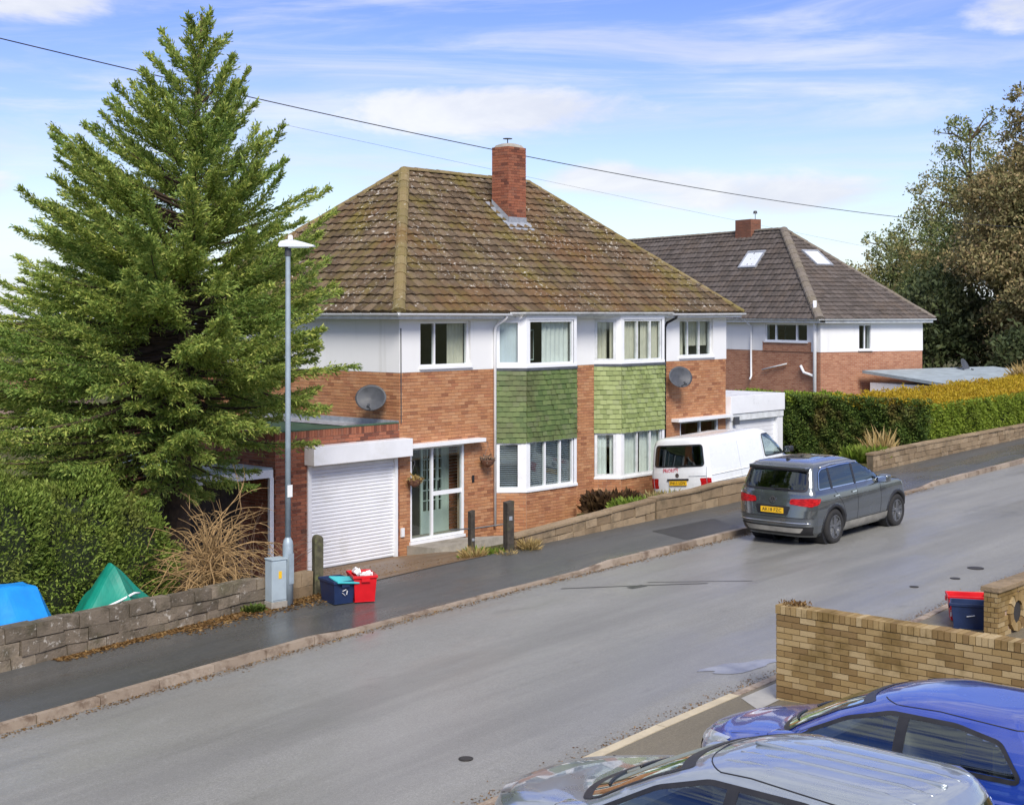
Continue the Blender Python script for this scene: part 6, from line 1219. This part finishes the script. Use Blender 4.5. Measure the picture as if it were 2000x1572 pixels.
# ---------------- small plants
def tuft(name, label, cat, loc, n, h, spread, mat, seed, width=.16, group=None, curl=.5):
    o = thing(name, label, cat, loc, 0, group); g = np.random.default_rng(seed); a = g.uniform(0, 6.28, n); r_ = spread * np.sqrt(g.uniform(0, 1, n)); P = np.stack([r_ * np.cos(a), r_ * np.sin(a), g.uniform(-.03, .25 * h, n)], 1); D = np.stack([np.cos(a) * curl, np.sin(a) * curl, np.ones(n)], 1); leaf_mesh('leaves', P, D, h * .7, width, mat, o, jit=.35, bend=.1)
    MB().lathe([(spread * .7, 0), (spread * .4, .05), (0, .07)], 10).build('crown_base', 'soil', o); return o
gg = 'weeds and plants along the frontage'
tuft('grass_clump', 'straw coloured grass clump at the foot of the thin post', 'grass', (-2.30, -4.5, .66), 420, .36, .15, 'leaf_straw', 31, .08, gg, .8); tuft('weed_clump', 'fresh green weeds growing between the two gateposts', 'weeds', (-1.95, -4.45, .62), 700, .30, .36, 'leaf_fresh', 32, .35, gg); tuft('grass_clump', 'pale dead grass tuft against the tan wall right of the thick gatepost', 'grass', (-1.25, -4.98, .82), 300, .32, .16, 'leaf_straw', 33, .08, gg, .7)
tuft('grass_clump', 'yellow dead grass at the foot of the thick gatepost', 'grass', (-1.85, -4.92, .76), 260, .18, .17, 'leaf_straw', 36, .1, gg, .9)
tuft('shrub', 'bright green leafy plant behind the tan wall before the dark shrub', 'plant', (3.85, -3.9, .85), 1500, .45, .50, 'leaf_fresh', 34, .35, gg, .8); tuft('shrub', 'olive spiky plant behind the wall beside the van', 'plant', (4.9, -3.9, .95), 800, .42, .42, 'leaf_olive', 35, .2, gg); tuft('shrub', 'brown wilted shrub under the neighbouring bay window', 'plant', (5.85, -1.6, .45), 2600, .62, .52, 'leaf_wilted', 37, .45, gg, .7)
tuft('shrub', 'leafy green plant at the corner of the wall beyond the SUV', 'plant', (14.2, -4.1, 1.30), 900, .50, .55, 'leaf_fresh', 38, .32, gg); tuft('grass_clump', 'tall straw stems beside the leafy plant beyond the SUV', 'grass', (14.9, -4.25, 1.3), 160, .95, .25, 'leaf_straw', 39, .07, gg, .3)
tuft('shrub', 'olive bush rising behind the white garage front', 'plant', (16.4, 4.2, 2.0), 1800, 1.7, 1.0, 'leaf_olive', 40, .3, gg); tuft('grass_clump', 'feathery straw plume growing above the golden hedge top', 'grass', (33.0, -1.4, 2.7), 420, .95, .7, 'leaf_straw', 41, .12, gg, .4); tuft('shrub', 'mossy ivy clump growing on the wall left of the cabinet', 'plant', (-7.95, -4.86, .66), 500, .13, .17, 'hedge_dark', 42, .6, gg, .8)
# dead shrub with arching tan branches
ds = thing('dead_shrub', 'bare tan shrub with arching twigs in front of the conifer trunk', 'shrub', (-7.55, -3.2, .55)); mb = MB(); rr = random.Random(11)
for k in range(170):
    a = rr.uniform(0, 6.28); L = rr.uniform(.6, 1.75); p = Vector((rr.gauss(0, .10), rr.gauss(0, .10), rr.uniform(.0, .9))); d = Vector((math.cos(a) * rr.uniform(.3, 1), math.sin(a) * rr.uniform(.3, 1), rr.uniform(.0, 1.5))).normalized(); pts = [p.copy()]; dr_ = rr.choice((-.06, -.14, -.22, -.30))
    for s in range(8): d = (d + Vector((rr.gauss(0, .20), rr.gauss(0, .20), dr_ + rr.gauss(0, .10)))).normalized(); p = p + d * L / 8; pts.append(p.copy())
    mb.tube(pts, [.013 * (1 - .1 * s) for s in range(9)], 4, cap=False)
    for q in range(3):
        i = rr.randint(2, 7); e = (d + Vector((rr.gauss(0, .7), rr.gauss(0, .7), rr.gauss(-.2, .5)))).normalized(); mb.tube([pts[i], pts[i] + e * L * .12, pts[i] + e * L * .22 + Vector((0, 0, -.04))], [.007, .005, .003], 3, cap=False)
mb.build('twigs', 'dead_twig', ds, fixn=False); MB().tube([(0, 0, -.6), (.02, .0, .2), (.0, .02, .9)], [.09, .07, .04], 8).build('stem', 'bark', ds)
dg = thing('dead_shrub', 'grey leafless brambles against the dark lean-to', 'shrub', (-6.05, -2.4, .3)); mb = MB()
for k in range(70):
    a = rr.uniform(0, 6.28); L = rr.uniform(.8, 1.9); p = Vector((rr.gauss(0, .25), rr.gauss(0, .2), 0)); d = Vector((math.cos(a) * .6, math.sin(a) * .5, rr.uniform(.6, 1.5))).normalized(); pts = [p.copy()]
    for s in range(7): d = (d + Vector((rr.gauss(0, .12), rr.gauss(0, .12), -.12))).normalized(); p = p + d * L / 7; pts.append(p.copy())
    mb.tube(pts, [.009 * (1 - .1 * s) for s in range(8)], 4, cap=False)
mb.build('twigs', 'dead_twig_grey', dg, fixn=False)
# leaf litter along the wall foot and in the gutter
def litter(name, label, n, ua, ub, vf, zf, ll, mat='leaf_litter'):
    g = np.random.default_rng(50 + n); u = g.uniform(ua, ub, n); v = np.array([vf(x, g) for x in u]); P = np.stack([u, v, np.array([zf(a, b) for a, b in zip(u, v)]) + .006], 1); D = np.stack([g.normal(0, 1, n), g.normal(0, 1, n), g.uniform(-.02, .12, n)], 1); o = leaf_mesh(name, P, D, ll, .6, mat, None, 'stuff', jit=.02, up=(0, 0, 1)); return tag(o, label, None, None, 'stuff')
litter('leaf_litter', 'brown dead leaves along the foot of the left wall', 5200, -11.5, -6.2, lambda x, g: WV - .03 - abs(g.normal(0, .22 if x > -9.5 else .10)), lambda u, v: pavz(u, v), .055)
litter('gutter_leaves', 'brown crumbs and leaves in the gutter along the kerb', 5200, -20, 12, lambda x, g: KV - .02 - abs(g.normal(0, .09)), lambda u, v: roadz(u, v), .035)
litter('drive_leaves', 'scattered brown leaves on the driveway', 900, -6.2, -2.3, lambda x, g: g.uniform(-4.6, -.2), lambda u, v: drz(u, v), .04)
litter('near_gutter_leaves', 'brown crumbs along the near kerb', 2600, -18, 6, lambda x, g: -13.36 + abs(g.normal(0, .12)), lambda u, v: roadz(u, v), .03)
# far house down the slope, seen past the tree
fh = thing('far_house', 'distant red roofed house glimpsed at the left edge past the conifer', 'house', (12.6, 42, -1.6), R(10)); MB().box(-4, 4, -3, 3, 0, 3.2).build('wall', 'far_wall', fh); MB().add([(-4.4, -3.4, 3.2), (4.4, -3.4, 3.2), (4.4, 3.4, 3.2), (-4.4, 3.4, 3.2), (-2.5, 0, 4.6), (2.5, 0, 4.6)], ((0, 1, 5, 4), (1, 2, 5), (2, 3, 4, 5), (3, 0, 4), (0, 3, 2, 1))).build('roof', 'far_roof', fh)
for x in (-2.6, 0, 2.6): MB().box(x - .6, x + .6, -3.03, -2.99, 1.2, 2.5).build('window', 'upvc', fh)
wire('long dark overhead cable crossing the sky behind the chimney', (-10.75, 3.78), (59.97, 4.16), .2538, 11.372, 10.123, 10.186, .013)
wire('faint thin overhead cable below the long one', (3.11, 7.78), (66.0, 12.41), .271, 10.729, 9.823, 7.782, .004)
